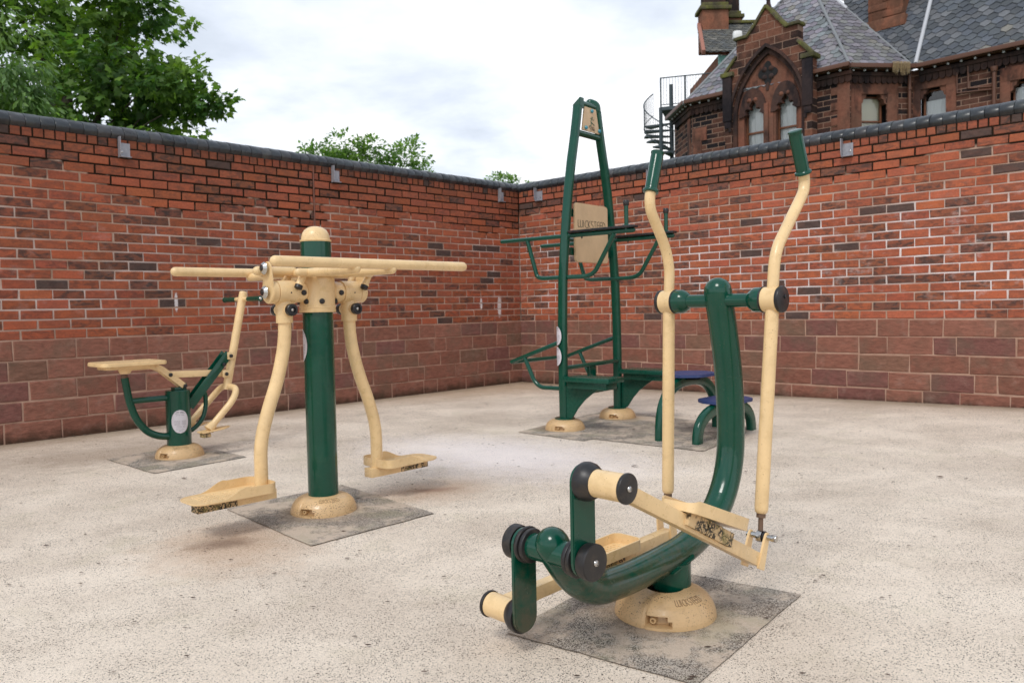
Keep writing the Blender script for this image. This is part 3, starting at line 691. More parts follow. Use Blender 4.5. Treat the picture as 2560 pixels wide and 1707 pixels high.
def hand_lever(sgn,bot,topx,ball):
    piv=L(.349,sgn*.187,.925)
    mb=MB(); tube(mb,[L(.349,sgn*.161,.925),L(.349,sgn*.209,.925)],.0385,40); hub=mb.build('lever_hub','cream',ET,40)
    mb=MB(); disc(mb,L(.349,sgn*.2095,.925),L(0,sgn,0),.0405,.012,.003,40); disc(mb,L(.349,sgn*.156,.925),L(0,sgn,0),.041,.006,.002,40); mb.build('hub_cap','black',hub,30)
    mb=MB(); lathe(mb,[(.006,0),(.006,.002),(.004,.004)],L(.349,sgn*.222,.925)+Vector((.01,0,.008)),L(0,sgn,0),14); mb.build('bolt','black_dirty',hub)
    b0=L(bot[0],sgn*.187,bot[1]); d=(piv-b0).normalized()
    mb=MB(); lathe(mb,[(.014,0),(.018,.004),(.0198,.012),(.0202,.02),(.0202,(piv-b0).length-.03)],b0,d,28); low=mb.build('lever_rod','cream',ET,40)
    mb=MB(); lathe(mb,[(.0135,-.013),(.0135,.0)],b0,d,6); nut=mb.build('lock_nut','rust',low,20)
    mb=MB(); P=L(ball[0],sgn*.19,ball[1]); tube(mb,[b0,b0-d*.02,P+Vector((0,0,.014))],.0075,14); mb.build('ball_joint_stud','rust',low,40)
    pts=fillet([L(.349,sgn*.187,.955)]+[L(a,sgn*.187,z) for a,z in topx],.055,7)
    mb=MB(); tube(mb,pts,.0175,28,'flat',upv=(0,1,0)); upr=mb.build('lever_tube','cream',ET,50)
    a=Vector(pts[-2]); b_=Vector(pts[-1]); dd=(b_-a).normalized()
    g0=b_-dd*.135
    mb=MB(); lathe(mb,[(.0185,-.002),(.0255,.0),(.0265,.004),(.0255,.008),(.0215,.011),(.0208,.02),(.0213,.125),(.0205,.133),(.0225,.137),(.0225,.141),(.0175,.143)],g0,dd,28); mb.build('grip','green',upr,40)
hand_lever(-1,(.329,.278),[(.356,1.035),(.334,1.105),(.250,1.225),(.2455,1.262),(.293,1.412)],(.326,.214))
hand_lever(1,(.268,.286),[(.362,1.045),(.385,1.090),(.560,1.268),(.567,1.305),(.502,1.447)],(.258,.222))

# ------------------------------------------------------------------ pendulum trainer (left)
H=math.atan2(.724,.69)
PT=empty('pendulum_trainer',(-.882,3.602,0),H,'two-person swinging trainer with a green post, cream parallel bars and two hanging foot pads','fitness machine')
mb=MB(); lathe(mb,[(.068,.070),(.068,1.232)],(0,0,0),(0,0,1),48); post=mb.build('post','green',PT,40)
mb=MB(); lathe(mb,[(.069,1.232),(.0705,1.234),(.0705,1.240),(.064,1.243),(.0635,1.250),(.059,1.270),(.049,1.286),(.033,1.297),(.015,1.302),(.002,1.303)],(0,0,0),(0,0,1),48); mb.build('post_cap','cream',PT,45)
base_dome(PT,0,0,H,-110,.067)
mb=MB(); lathe(mb,[(.081,.914),(.082,.916),(.082,.926),(.080,.928),(.080,.932),(.0815,.934),(.0815,.941),(.079,.944),(.079,1.092),(.077,1.096)],(0,0,0),(0,0,1),48); col_=mb.build('collar','cream',PT,35)
for wd,z in ((-112,.963),(-62,.963),(-160,.963),(20,.963)):
    a=R_(wd)-H; n=Vector((math.cos(a),math.sin(a),0)); mb=MB(); lathe(mb,[(.010,0),(.0125,.004),(.0120,.009),(.007,.012)],n*.078+Vector((0,0,z)),n,18); mb.build('bolt_cap','black',col_,40)
mb=MB()
for sgn in (-1,1):
    tube(mb,[L(sgn*.092,-.435,1.089),L(sgn*.092,.435,1.089)],.0195,22,'round')
tube(mb,[L(-.145,.088,1.090),L(.235,.088,1.090)],.0175,22,'round'); tube(mb,[L(-.22,-.088,1.090),L(.22,-.088,1.090)],.0175,22,'round')
tube(mb,[L(-.275,-.03,1.098),L(-.10,-.03,1.098)],.020,22,'round')
mb.build('cross_frame','cream',PT,45)
for l,lab in ((.435,1),(-.435,2)):
    mb=MB(); tube(mb,[L(-.455,l,1.110),L(.50,l,1.110)],.0212,26,'round'); mb.build('handrail','cream',PT,45)
for sgn in (-1,1):
    cyc=sgn*.188
    mb=MB(); lathe(mb,[(.040,.070),(.046,.078),(.046,.121),(.045,.1215),(.045,.1235),(.0515,.124),(.0525,.129),(.0525,.207),(.0515,.212),(.045,.2125),(.045,.2145),(.050,.215),(.050,.243),(.047,.246)],L(0,0,1.005),(sgn,0,0),40); hg=mb.build('pivot_bearing','cream',PT,30)
    # end plate with two washers
    ex=.247
    poly=[]; n=14
    for k in range(n+1): a=math.pi+math.pi*k/n; poly.append((.049*math.cos(a),1.005+.049*math.sin(a)))
    for k in range(n+1): a=math.pi*k/n; poly.append((.030*math.cos(a),1.108+.030*math.sin(a)))
    mb=MB(); prism(mb,poly,.009,frame(L(sgn*ex if sgn<0 else ex,0,0)+ (Vector((0,0,0))),(0,-1*sgn,0),(0,0,1)),.002)
    pl_=mb.build('end_plate','cream',hg,30)
    off=Vector((sgn*.010,0,0))
    for z in (1.005,1.108):
        mb=MB(); lathe(mb,[(.026,0),(.0275,.003),(.019,.014),(.0165,.0155),(.0125,.0155),(.012,.008)],L(sgn*(ex+.001),0,z)+off*(1 if sgn>0 else 1),(sgn,0,0),26); mb.build('washer','steel',pl_,25)
        mb=MB(); lathe(mb,[(.012,0),(.012,.010),(.0085,.016)],L(sgn*(ex+.004),0,z)+off,(sgn,0,0),18); mb.build('plug','black',pl_,40)
    # bolts on the inner ring
    for wd in (-95,):
        a=R_(wd)-H; mb=MB(); n_=L(0,1,0); lathe(mb,[(.010,0),(.0125,.004),(.0115,.009),(.007,.011)],L(sgn*.098,.044,1.002),n_,18); mb.build('bolt_cap','black',hg,40)
    mb=MB(); lathe(mb,[(.0045,0),(.003,.003)],L(sgn*.166+.004,.0505,1.002),L(0,1,0),10); mb.build('grease_nipple','black',hg,40)
    # stops that limit the swing
    for l in (.062,-.062):
        a_=L(sgn*.186-.02*1,l*.9,1.088); 
        p0=L(sgn*.182 if sgn>0 else -.128,l*1.0,1.078); 
        c0=L((.240 if sgn>0 else -.108),l,1.078); c1=L((.215 if sgn>0 else -.133),l*1.05,1.030)
        dd=(c1-c0).normalized()
        mb=MB(); tube(mb,[c0-dd*.012,c1-dd*.003],.0165,20); lathe(mb,[(.0185,0),(.0195,.004),(.0185,.008)],c1-dd*.012,dd,20); stp=mb.build('swing_stop','cream',PT,40)
        mb=MB(); lathe(mb,[(.0175,0),(.0175,.014),(.015,.016)],c1-dd*.004,dd,20); mb.build('rubber_buffer','black_dirty',stp,40)
    # hanging leg
    zz_=[(.172,.975),(.168,.80),(.210,.63),(.268,.485),(.306,.352),(.306,.150)]
    mb=MB(); pts=fillet([L(sgn*a,0,z) for a,z in zz_],.10,7); tube(mb,pts,.0285,30,'flat',upv=(0,1,0)); leg=mb.build('swing_leg','cream',PT,50)
    mb=MB(); lathe(mb,[(.036,.87),(.0365,.875),(.0365,.955),(.030,.985)],L(sgn*.170,0,0),(0,0,1),30); tube(mb,[L(sgn*.170,-.048,.927),L(sgn*.170,.048,.927)],.0235,24); mb.build('leg_socket','cream',leg,40)
    for q in (-1,1):
        mb=MB(); lathe(mb,[(.0225,0),(.0265,.003),(.0265,.022),(.024,.025),(.015,.0255),(.014,.018)],L(sgn*.170,q*.048,.927),L(0,q,0),28); kn=mb.build('buffer_knob','black',leg,30)
        mb=MB(); lathe(mb,[(.006,0),(.006,.003),(.003,.004)],L(sgn*.170,q*.0665,.927),L(0,q,0),10); mb.build('screw','steel',kn,40)
    # foot pad
    mb=MB(); beam(mb,L(sgn*.252,0,.1345),L(sgn*.432,0,.1345),.058,.043,bev=.002); bar=mb.build('pad_bar','cream',leg,20)
    mb=MB(); beam(mb,L(sgn*.432,0,.1345),L(sgn*.605,0,.1345),.0575,.0425,bev=.002); mb.build('pad_bar_end','lichen',leg,20)
    mb=MB(); out=[]
    def rimh(a): 
        if a<.42: return .040
        if a<.54: return .040*(.5+.5*math.cos(math.pi*(a-.42)/.12))+.005
        return .005
    cs=[(.285+.045,-.112+.045,.045,180),(.640-.07,-.098+.055,.055,270),(.640-.07,.098-.055,.055,0),(.285+.045,.112-.045,.045,90)]
    for cx_,cy_,rc,a in cs:
        for k in range(7): b_=R_(a+90*k/6); out.append((cx_+rc*math.cos(b_)*(1 if a in(180,90) else 1.25),cy_+rc*math.sin(b_),math.cos(b_),math.sin(b_)))
    dense=[]
    for i in range(len(out)):
        a,b_=out[i],out[(i+1)%len(out)]; n_=max(1,int(abs(a[0]-b_[0])/.02)); dense+=[tuple(a[j]+(b_[j]-a[j])*k/n_ for j in range(4)) for k in range(n_)]
    out=dense; V=[]; m_=len(out)
    for off,mode in ((-.003,0),(0,.5),(0,1),(-.0045,1),(-.0045,2)):
        for (a,b_,c_,d_) in out:
            z=.1565 if mode==0 else (.1595 if mode==.5 else (.1595+rimh(a) if mode==1 else .163)); V.append(L(sgn*(a+c_*off),(b_+d_*off),z))
    Fc=[]
    for r_ in range(4):
        for k in range(m_): k2=(k+1)%m_; Fc.append((r_*m_+k,r_*m_+k2,(r_+1)*m_+k2,(r_+1)*m_+k))
    Fc.append(tuple(range(m_))[::-1]); Fc.append(tuple(4*m_+k for k in range(m_))); mb.add(V,Fc)
    tr_=mb.build('foot_pad','cream',leg,40); fix_normals(tr_)
    mb=MB()
    for i in range(13):
        for j in range(8):
            a=.385+i*.0165; b_=-.062+j*.0177+(.0088 if i%2 else 0)
            if (i+j)%7==3: continue
            lathe(mb,[(.0042,0),(.0036,.0022),(.0012,.0028)],L(sgn*a,b_,.163),(0,0,1),6)
    mb.build('tread_studs','cream',tr_,40)
def oval_label(parent,cpos,rad,ang,zc,w,h,qr=None):
    """oval printed sticker wrapped round a post"""
    mb=MB(); V=[];Fc=[]; n=28
    def P(x,z,k=0): a=ang+x/rad; return Vector((cpos[0]+(rad+.0012+k)*math.cos(a),cpos[1]+(rad+.0012+k)*math.sin(a),zc+z))
    rows=[]
    for i in range(n+1):
        z=-h/2+h*i/n; hw_=w/2*math.sqrt(max(0,1-(2*z/h)**2)); hw_=max(hw_,.0005); rows.append([P(-hw_+2*hw_*j/12,z) for j in range(13)])
    for r in rows: V+=r
    for i in range(n):
        for j in range(12): Fc.append((i*13+j,i*13+j+1,(i+1)*13+j+1,(i+1)*13+j))
    mb.add(V,Fc); o=mb.build('label','label',parent,60)
    tx=MB()
    for fz,hw_,th in ((.39,.22,.006),(.34,.3,.003),(.27,.25,.0025),(.02,.36,.002),(-.03,.36,.002),(-.08,.34,.002),(-.13,.36,.002),(-.20,.30,.002),(-.25,.30,.002),(-.33,.24,.002),(-.40,.12,.004)):
        V=[];Fc=[]
        for j in range(9):
            x=w*hw_*(-1+2*j/8)*.95
            V+= [P(x,h*fz,.0006),P(x,h*fz+th*.8,.0006)]
        for j in range(8):
            if (j*7+int(fz*100))%5: Fc.append((2*j,2*j+2,2*j+3,2*j+1))
        tx.add(V,Fc)
    tx.build('print','ink',o,0)
    return o
oval_label(PT,(0,0),.068,R_(-168)-H,.765,.105,.150)

# ------------------------------------------------------------------ rowing machine
RM=empty('rowing_machine',(-2.165,5.08,0),H,'small rowing trainer with a cream seat and T-shaped handle beside the left wall','fitness machine')
mb=MB(); lathe(mb,[(.075,.070),(.075,.428),(.071,.432)],(0,0,0),(0,0,1),44); post=mb.build('post','green',RM,40)
base_dome(RM,0,0,H,-110,.072)
oval_label(RM,(0,0),.075,R_(-60)-H,.235,.105,.150)
mb=MB(); tube(mb,fillet([L(-.322,0,.535),L(-.300,0,.38),L(-.262,0,.265),L(-.195,0,.180),L(-.12,0,.146),L(-.06,0,.140)],.08,6),.0225,24,'flat',upv=(0,1,0)); tube(mb,[L(-.29,0,.388),L(-.06,0,.388)],.019,22)
mb.build('seat_stop_frame','green',RM,45)
mb=MB(); lathe(mb,[(.019,0),(.019,.02),(.0225,.024)][::1],L(-.324,0,.530),(0,0,1),20); mb.build('rubber_stop','rust',RM,40)
mb=MB(); lathe(mb,[(.028,.560),(.038,.578),(.040,.596)],L(-.318,0,0),(0,0,1),24); mb.build('seat_boss','cream',RM,40)
# seat
poly=[]
for cx_,cy_,a in ((-.445,-.10,180),(-.14,-.115,270),(-.14,.115,0),(-.445,.10,90)):
    rc=.05 if cx_<-.3 else .028
    for k in range(7): b_=R_(a+90*k/6); poly.append((cx_+rc*math.cos(b_),cy_+rc*math.sin(b_)))
mb=MB(); prism(mb,poly,.024,frame((0,0,.612),(1,0,0),(0,1,0)),.006,seg=3); seat=mb.build('seat','cream',RM,40)
mb=MB(); prism(mb,[(x*.78-.07,y*.62) for x,y in poly],.022,frame((0,0,.592),(1,0,0),(0,1,0)),.004); mb.build('seat_pan','cream',seat,40)
mb=MB()
for q in (-1,1):
    pts=[L(-.34,q*.030,.597),L(-.165,q*.030,.598),L(-.115,q*.030,.582),L(-.055,q*.030,.533),L(.030,q*.030,.458)]
    tube(mb,fillet(pts,.04,5),1.0,prof=[(.018,.004),(-.018,.004),(-.018,-.004),(.018,-.004)],upv=(0,0,1))
mb.build('seat_arm','cream',RM,20)
mb=MB()
for q in (-1,1): beam(mb,L(-.055,q*.020,.535),L(.315,q*.020,.522),.006,.040,bev=.001)
mb.build('link_bar','cream',RM,20)
mb=MB(); box(mb,L(.036,0,.450),(.030,.050,.055),.004); box(mb,L(-.0,0,.440),(.06,.06,.022),.003); mb.build('post_bracket','green',RM,30)
mb=MB()
for q in (-1,1): beam(mb,L(.062,q*.030,.318),L(.345,q*.030,.648),.007,.058,bev=.0015)
for k,th in ((.25,.004),(.95,.004)):
    p=Vector(L(.062,0,.318)).lerp(L(.345,0,.648),k); box(mb,p,(.03,.060,.006),.001)
mb.build('brace','green',RM,20)
mb=MB(); tube(mb,[L(.332,0,.405),L(.478,0,1.056)],.0265,26,'flat'); lathe(mb,[(.0265,0),(.024,.006),(.015,.010),(.002,.011)],L(.478,0,1.056),(.146,0,.651),24); lever=mb.build('lever','cream',RM,40)
mb=MB()
for t_,z_ in ((.362,.632),(.325,.515)):
    for q in (-1,1): box(mb,L(t_-.004,q*.036,z_),(.058,.007,.048),.004)
mb.build('lever_bracket','cream',RM,30)
for t_,z_ in ((.352,.632),(.316,.513),(.300,.578),(-.055,.535),(.036,.457)):
    mb=MB()
    for q in (-1,1): lathe(mb,[(.010,0),(.0125,.004),(.012,.009),(.007,.012)],L(t_,q*(.039 if t_>.1 else .034),z_),L(0,q,0),16)
    mb.build('bolt_cap','black',RM,40)
mb=MB(); tube(mb,[L(.469,-.11,1.012),L(.469,.11,1.012)],.0145,18); hb=mb.build('handlebar','cream',RM,40)
for q in (-1,1):
    mb=MB(); tube(mb,[L(.469,q*.085,1.012),L(.469,q*.245,1.012)],.0175,22); lathe(mb,[(.020,0),(.020,.005),(.015,.008)],L(.469,q*.243,1.012),L(0,q,0),20); g=mb.build('grip','green',hb,40)
    mb=MB(); lathe(mb,[(.010,0),(.007,.004)],L(.469,q*.251,1.012),L(0,q,0),14); mb.build('end_plug','steel',g)
# foot legs
mb=MB()
for q in (-1,1):
    tube(mb,fillet([L(.345,q*.01,.425),L(.352,q*.11,.418),L(.300,q*.150,.345),L(.150,q*.150,.195)],.05,6),.0215,22,upv=(0,1,0))
fl=mb.build('foot_frame','cream',RM,45)
for q in (-1,1):
    mb=MB(); lathe(mb,[(.024,0),(.025,.004),(.034,.05)],L(.163,q*.15,.208),L(-1,0,-1),22)
    prism(mb,[(-.055,-.045),(.085,-.050),(.145,-.012),(.145,.012),(.085,.050),(-.055,.045)],.008,frame(L(.125,q*.15,.160),L(1,0,.10),(0,1,0)),.002); ft=mb.build('footrest','cream',RM,40)
    mb=MB(); box(mb,L(.105,q*.15,.140),(.055,.055,.030),.008); mb.build('footrest_block','lichen',ft,30)
mb=MB(); tube(mb,fillet([L(.165,0,.430),L(.185,0,.385),L(.185,0,.30),L(.160,0,.225),L(.110,0,.175),L(.06,0,.150)],.06,6),.0145,20,upv=(0,1,0)); mb.build('hoop','green',RM,45)

# ------------------------------------------------------------------ pull-up and dip station
HP=math.atan2(-.641,.768); hd=.364
PS=empty('exercise_station',(.6165,6.147,0),HP,'tall green A-frame pull-up and dip station with a cream backboard in the far corner','fitness machine')
oct_=[]
for sx_,sy_ in ((1,1),(-1,1),(-1,-1),(1,-1)):
    pass
def rrect(a,b_,r,n=4):
    o=[]
    for cx_,cy_,d in ((a-r,b_-r,0),(-a+r,b_-r,90),(-a+r,-b_+r,180),(a-r,-b_+r,270)):
        for k in range(n+1): t_=R_(d+90*k/n); o.append((cx_+r*math.cos(t_),cy_+r*math.sin(t_)))
    return o
legz=[(.372,.09),(.376,.5),(.372,.80),(.358,1.12),(.315,1.48),(.272,1.77),(.232,1.97),(.158,2.27)]
def legl(z): return float(np.interp(z,[p[1] for p in legz]+[2.5],[p[0] for p in legz]+[.115]))
for q in (1,-1):
    mb=MB(); pts=[L(0,q*legl(z),z) for z in (.09,.3,.5,.65,.8,.95,1.1,1.25,1.4,1.6,1.8,2.0,2.2,2.35,2.428)]
    tube(mb,pts,1.0,prof=rrect(.034,.026,.018,5),upv=(1,0,0))
    lg=mb.build('upright','green',PS,40)
    if q>0:   # open folded cap, pointed
        mb=MB(); prism(mb,[(-.034,-.02),(.034,-.02),(.034,.058),(-.034,.008)],.054,frame(L(0,q*.119-.027,2.432),(1,0,0),(0,0,1)),.002); mb.build('upright_cap','green',lg,20)
    else:
        mb=MB(); tube(mb,fillet([L(0,q*.122,2.43),L(0,q*.118,2.475),L(-.03,q*.085,2.49)],.03,6),.036,24,'round'); mb.build('upright_cap','green',lg,45)
    mb=MB(); lathe(mb,[(.070,.079),(.076,.081),(.076,.089),(.070,.091)],L(0,q*hd,0),(0,0,1),32); mb.build('foot_flange','green',lg,30)
    base_dome(PS,0,q*hd,HP,-112,.075,text=False)
mb=MB(); tube(mb,[L(.0,.11,2.455),L(0,-.12,2.455)],.024,22); mb.build('top_bar','green',PS,45); mb=MB(); tube(mb,[L(0,.16,2.228),L(0,-.18,2.228)],.024,22); mb.build('top_bar','green',PS,45)
mb=MB(); prism(mb,[(-.082,2.432),(.075,2.432),(.108,2.250),(-.128,2.250)],.012,frame(L(.026,0,0)+Vector((0,0,0)),(0,-1,0),(0,0,1)),.002); sg=mb.build('sign_plate','cream_dark',PS,30)
def SPt(u,v,off=.0): return L(.0275+off,u,v)      # u to the right as seen from the front is -lat
mb=MB()
def sface(u,v): return L(.0405 if False else .041,u,v)
bx_=.0265
for (u,v) in ((-.018,2.409),(.066,2.272),(-.116,2.272)):
    mbb=MB(); lathe(mbb,[(.013,0),(.0155,.006),(.012,.013),(.004,.016)],L(bx_,u,v),(1,0,0),18); mbb.build('bolt_cap','bolt',sg,40)
def place_sign(u,v): return L(bx_+.0012,.062-.0-u,v)
run=[[(.0,2.349),(.006,2.355),(.0,2.361),(-.006,2.355),(.0,2.349)],[(.022,2.352),(.004,2.354),(.016,2.327),(.0,2.317)],[(.016,2.327),(-.030,2.306)],[(-.012,2.352),(-.016,2.338)],[(.010,2.322),(.014,2.300),(.042,2.288)]]
mb=MB()
for st_ in run[1:]: tube(mb,[L(bx_+.001,u-.022,v) for u,v in st_],.0030,6)
disc(mb,L(bx_-.001,-.024,2.362),(1,0,0),.007,.003,.0008,14)
mb.build('runner_emblem','logo',sg,60)
mb=MB(); letters(mb,'ZONE',.086,.018,lambda u,v:L(bx_+.001,.024-u,2.263+v),.0014); letters(mb,'FITNESS',.070,.007,lambda u,v:L(bx_+.001,.016-u,2.285+v),.0007); mb.build('lettering','letter',sg,60)
# backboard
poly=[]
for cx_,cy_,a in ((-.225+.03,1.248+.03,180),(.225-.03,1.248+.03,270),(.225-.03,1.695-.03,0),(-.225+.03,1.695-.03,90)):
    for k in range(6): b_=R_(a+90*k/5); poly.append((cx_+.03*math.cos(b_),cy_+.03*math.sin(b_)))
mb=MB(); prism(mb,poly,.018,frame(L(.026,0,0),(0,-1,0),(0,0,1)),.004); 
bd=mb.build('backboard','cream_dark',PS,30)
bf=.0265; 
bb=min(v.co.x for v in bd.data.vertices); bf=max(v.co.x for v in bd.data.vertices)
mb=MB(); letters(mb,'WICKSTEED',.370,.054,lambda u,v:L(bf+.0002,.188-u,1.513+v),.0027); mb.build('lettering','letter',bd,60)
mb=MB()
for z in (1.62,1.33): box(mb,L(-.012,0,z),(.026,.60 if z>1.5 else .66,.060),.004)
mb.build('board_rail','green',PS,30)
# dip arms
for q,bk,ft in ((1,-.615,.585),(-1,-.71,.545)):
    l=q*.32
    mb=MB(); tube(mb,[L(bk,l,1.438),L(ft,l,1.438)],.0165,22,'round'); 
    tube(mb,fillet([L(-.36,l,1.43),L(-.27,l,1.145),L(-.22,l,1.132),L(0,l*1.08,1.132),L(.19,l,1.132),L(.26,l,1.160),L(.43,l,1.425)],.05,6),.0165,22,upv=(0,1,0))
    ar=mb.build('dip_bar','green',PS,45)
    mb=MB(); box(mb,L((.045+ft+.02)/2,l,1.464),(ft+.02-.045,.070,.018),.005); 
    for t_ in (.15,.42): lathe(mb,[(.006,0),(.006,.045)],L(t_,l+.0,1.41),(0,0,1),8)
    mb.build('arm_pad','black',ar,30)
    mb=MB(); tube(mb,[L(ft-.055,l,1.43),L(ft-.055,l,1.615)],.0155,20); lathe(mb,[(.030,1.468),(.030,1.476),(.020,1.482)],L(ft-.055,l,0),(0,0,1),20); h=mb.build('hand_post','green',ar,40)
    mb=MB(); lathe(mb,[(.019,1.612),(.021,1.615),(.021,1.645),(.017,1.650)],L(ft-.055,l,0),(0,0,1),20); mb.build('post_knob','black',h,40)
mb=MB(); tube(mb,[L(-.26,.0,1.452),L(-.26,-.33,1.452)],.016,20,'round'); mb.build('rear_grip','green',PS,45)
# lower rear frame
mb=MB()
for q in (1,-1):
    l=q*.37
    tube(mb,[L(-.50,l,.492),L(-.03,l,.652)],.0165,20,'round'); tube(mb,fillet([L(-.37,l,.53),L(-.28,l,.350),L(-.22,l,.305),L(-.03,l,.305)],.05,6),.0165,20,upv=(0,1,0))
tube(mb,[L(-.49,-.37,.492),L(-.49,.37,.492)],.0165,20)
mb.build('rear_frame','green',PS,45)
mb=MB(); tube(mb,[L(.012,-.38,.468),L(.012,.36,.460)],.017,20,'round'); box(mb,L(0,0,.405),(.03,.085,.110),.004); tube(mb,[L(.0,-.35,.255),L(.0,.35,.25)],.019,20); mb.build('cross_rail','green',PS,45)
for q in (1,-1):
    l=q*.385
    mb=MB(); box(mb,L(.270,l-.0,.388),(.40,.205,.036),.007); box(mb,L(.26,l,.346),(.34,.14,.050),.006); st=mb.build('step_plate','green_dull',PS,30)
    poly=[(0,.325),(.30,.325),(.24,.290),(.165,.235),(.100,.165),(.060,.105),(.045,.09),(0,.09)]
    mb=MB(); prism(mb,poly,.012,frame(L(.035,l-.006 if q>0 else l-.006,0),(1,0,0),(0,0,1)),.002); mb.build('gusset','green_dull',st,30)
    box_=0
aN=math.atan2(-.98,-.06)-HP
oval_label(PS,(0,-.372),.044,R_(-160)-HP,.700,.080,.140)
oval_label(PS,(0,-.375),.044,R_(-160)-HP,.548,.080,.140)

# ------------------------------------------------------------------ step blocks (two arches)
HS=math.atan2(.724,.69)
def step_arch(name,o,span,hgt,label,topw,topl,toph):
    E_=empty(name,(o[0],o[1],0),HS,label,'step','blue-topped step arches')
    pts=[]
    n=22
    for k in range(n+1):
        a=math.pi*k/n; c,s=math.cos(a),math.sin(a)
        pts.append(L(-span/2*math.copysign(abs(c)**.82,c),0,hgt*abs(s)**.72))
    mb=MB(); tube(mb,pts,1.0,prof=rrect(.026,.040,.018,4),upv=(0,1,0)); 
    # profile axes: first across the sheet of the arch
    mb.build('arch','green',E_,40)
    mb=MB(); lathe(mb,[(.085,hgt+.004),(.075,hgt+.024)],(0,0,0),(0,0,1),20); mb.build('top_mount','black',E_,30)
    poly=[(-topl/2,-topw*.16),(-topl*.30,-topw/2),(topl*.30,-topw/2),(topl/2,-topw*.16),(topl/2,topw*.16),(topl*.30,topw/2),(-topl*.30,topw/2),(-topl/2,topw*.16)]
    P=fillet([Vector((x,y,0)) for x,y in poly+[poly[0]]],.05,4)[:-1]
    mb=MB(); prism(mb,[(p.x,p.y) for p in P],.020,frame((0,0,toph),(1,0,0),(0,1,0)),.004); mb.build('step_top','blue',E_,30)
    return E_
step_arch('step_arch',(1.245,5.555),.76,.385,'tall green arch with a blue step top, next to the pull-up station',.32,.40,.412)
step_arch('step_arch',(1.452,5.385),.745,.215,'low green arch with a blue step top, half hidden behind the curved green tube',.30,.42,.245)

# ------------------------------------------------------------------ sandstone house beyond the wall
SH=empty('sandstone_house',(0,0,0),0,'red sandstone gothic house with slate roofs and a gabled pointed window above the right wall','house')
fA=Vector((.70,-.714,0)).normalized(); nA=Vector((-.714,-.70,0)).normalized(); EZ=7.98
P1=Vector((6.18,28,0)); P2=Vector((10.35,24.05,0)); P3=Vector((12.41,24.27,0)); P0=Vector((6.06,30.4,0)); P4=P3+fA*9; Pm=Vector((7.6,33.5,0))
fC=(P3-P2).normalized(); nC=Vector((fC.y,-fC.x,0)); fL=(P0-P1).normalized(); nL=Vector((-1,0,0))
def pt(o,f,n,s,out,z): v=o+f*s+n*out; return Vector((v.x,v.y,z))
class Fr2:
    def __init__(s,o,f,n): s.o,s.f,s.n=o,f,n
    def P(s,a,out,z): return pt(s.o,s.f,s.n,a,out,z)
    def M(s,a,out,z): return frame(s.P(a,out,z),s.f,(0,0,1))      # x along, y up, z = f x up
A_=Fr2(P1,fA,nA); C_=Fr2(P2,fC,nC); B_=Fr2(P3,fA,nA); L_=Fr2(P1,fL,nL)
def panel(fr,s0,s1,z0,z1,out,holes,mat_,parent,name='wall'):
    ss=sorted({s0,s1,*[h[0] for h in holes],*[h[1] for h in holes]}); zs=sorted({z0,z1,*[h[2] for h in holes],*[h[3] for h in holes]})
    mb=MB()
    for a,b_ in zip(ss,ss[1:]):
        for c,d in zip(zs,zs[1:]):
            if any(h[0]<=a and b_<=h[1] and h[2]<=c and d<=h[3] for h in holes): continue
            V=[fr.P(a,out,c),fr.P(b_,out,c),fr.P(b_,out,d),fr.P(a,out,d)]
            fc=(0,1,2,3)
            nrm=(V[1]-V[0]).cross(V[2]-V[0])
            if nrm.dot(fr.n)<0: fc=(3,2,1,0)
            mb.add(V,[fc],uv=[(a,c),(b_,c),(b_,d),(a,d)])
    return mb.build(name,mat_,parent,0)
def fbox(mb,fr,s0,s1,o0,o1,z0,z1,bev=.008):
    c=fr.P((s0+s1)/2,(o0+o1)/2,(z0+z1)/2); box(mb,(0,0,0),(abs(s1-s0),abs(z1-z0),abs(o1-o0)),bev,frame(c,fr.f,(0,0,1)))
WO=-.35
main=panel(A_,.15,5.68,2.0,EZ-.05,WO,[(2.0,4.45,4.8,7.6)],'bwall',SH)
panel(C_,-.0,2.34,2.0,EZ-.05,WO,[(.52,1.34,4.8,7.2)],'bwall',SH)
panel(B_,-.15,9,2.0,EZ-.05,WO,[(.03,.74,4.8,7.30),(2.42,3.2,4.8,7.05),(5.2,6.0,4.8,7.1)],'bwall',SH)
panel(Fr2(P1,fL,nL),.20,2.6,2.0,EZ-.05,WO,[],'bwall',SH)
# dark interior behind the openings
mb=MB(); fbox(mb,A_,1.6,4.8,-1.1,-.75,4.6,8.2,0); fbox(mb,C_,.2,1.7,-1.0,-.75,4.6,7.7,0); fbox(mb,B_,-.1,6.4,-1.1,-.80,4.6,7.8,0); mb.build('inner_room','room',SH,0)
# corner stones and window surrounds
def piece(name,mat_,*boxes):
    mb=MB()
    for bx in boxes: fbox(mb,*bx)
    return mb.build(name,mat_,SH,25)
piece('corner_stones','ashlar',(C_,-.02,.40,WO-.05,WO+.03,4.6,EZ-.35),(A_,5.28,5.66,WO-.05,WO+.035,4.6,EZ-.35),*[(A_,5.08,5.29,WO-.05,WO+.03,4.9+k*.46,4.9+k*.46+.23) for k in range(6)])
piece('window_surround','ashlar',(C_,.34,.53,WO-.05,WO+.028,4.6,7.21),(C_,1.36,1.72,WO-.05,WO+.03,4.6,7.21),(C_,.34,1.72,WO-.05,WO+.032,7.2,7.55))
piece('window_surround','ashlar',(B_,-.25,.03,WO-.05,WO+.03,4.6,7.31),(B_,.74,1.02,WO-.05,WO+.03,4.6,7.31),(B_,-.25,1.02,WO-.05,WO+.034,7.30,7.62))
piece('window_surround','ashlar',(B_,2.16,2.42,WO-.05,WO+.03,4.6,7.06),(B_,3.2,3.5,WO-.05,WO+.03,4.6,7.06),(B_,2.16,3.5,WO-.05,WO+.034,7.05,7.45))
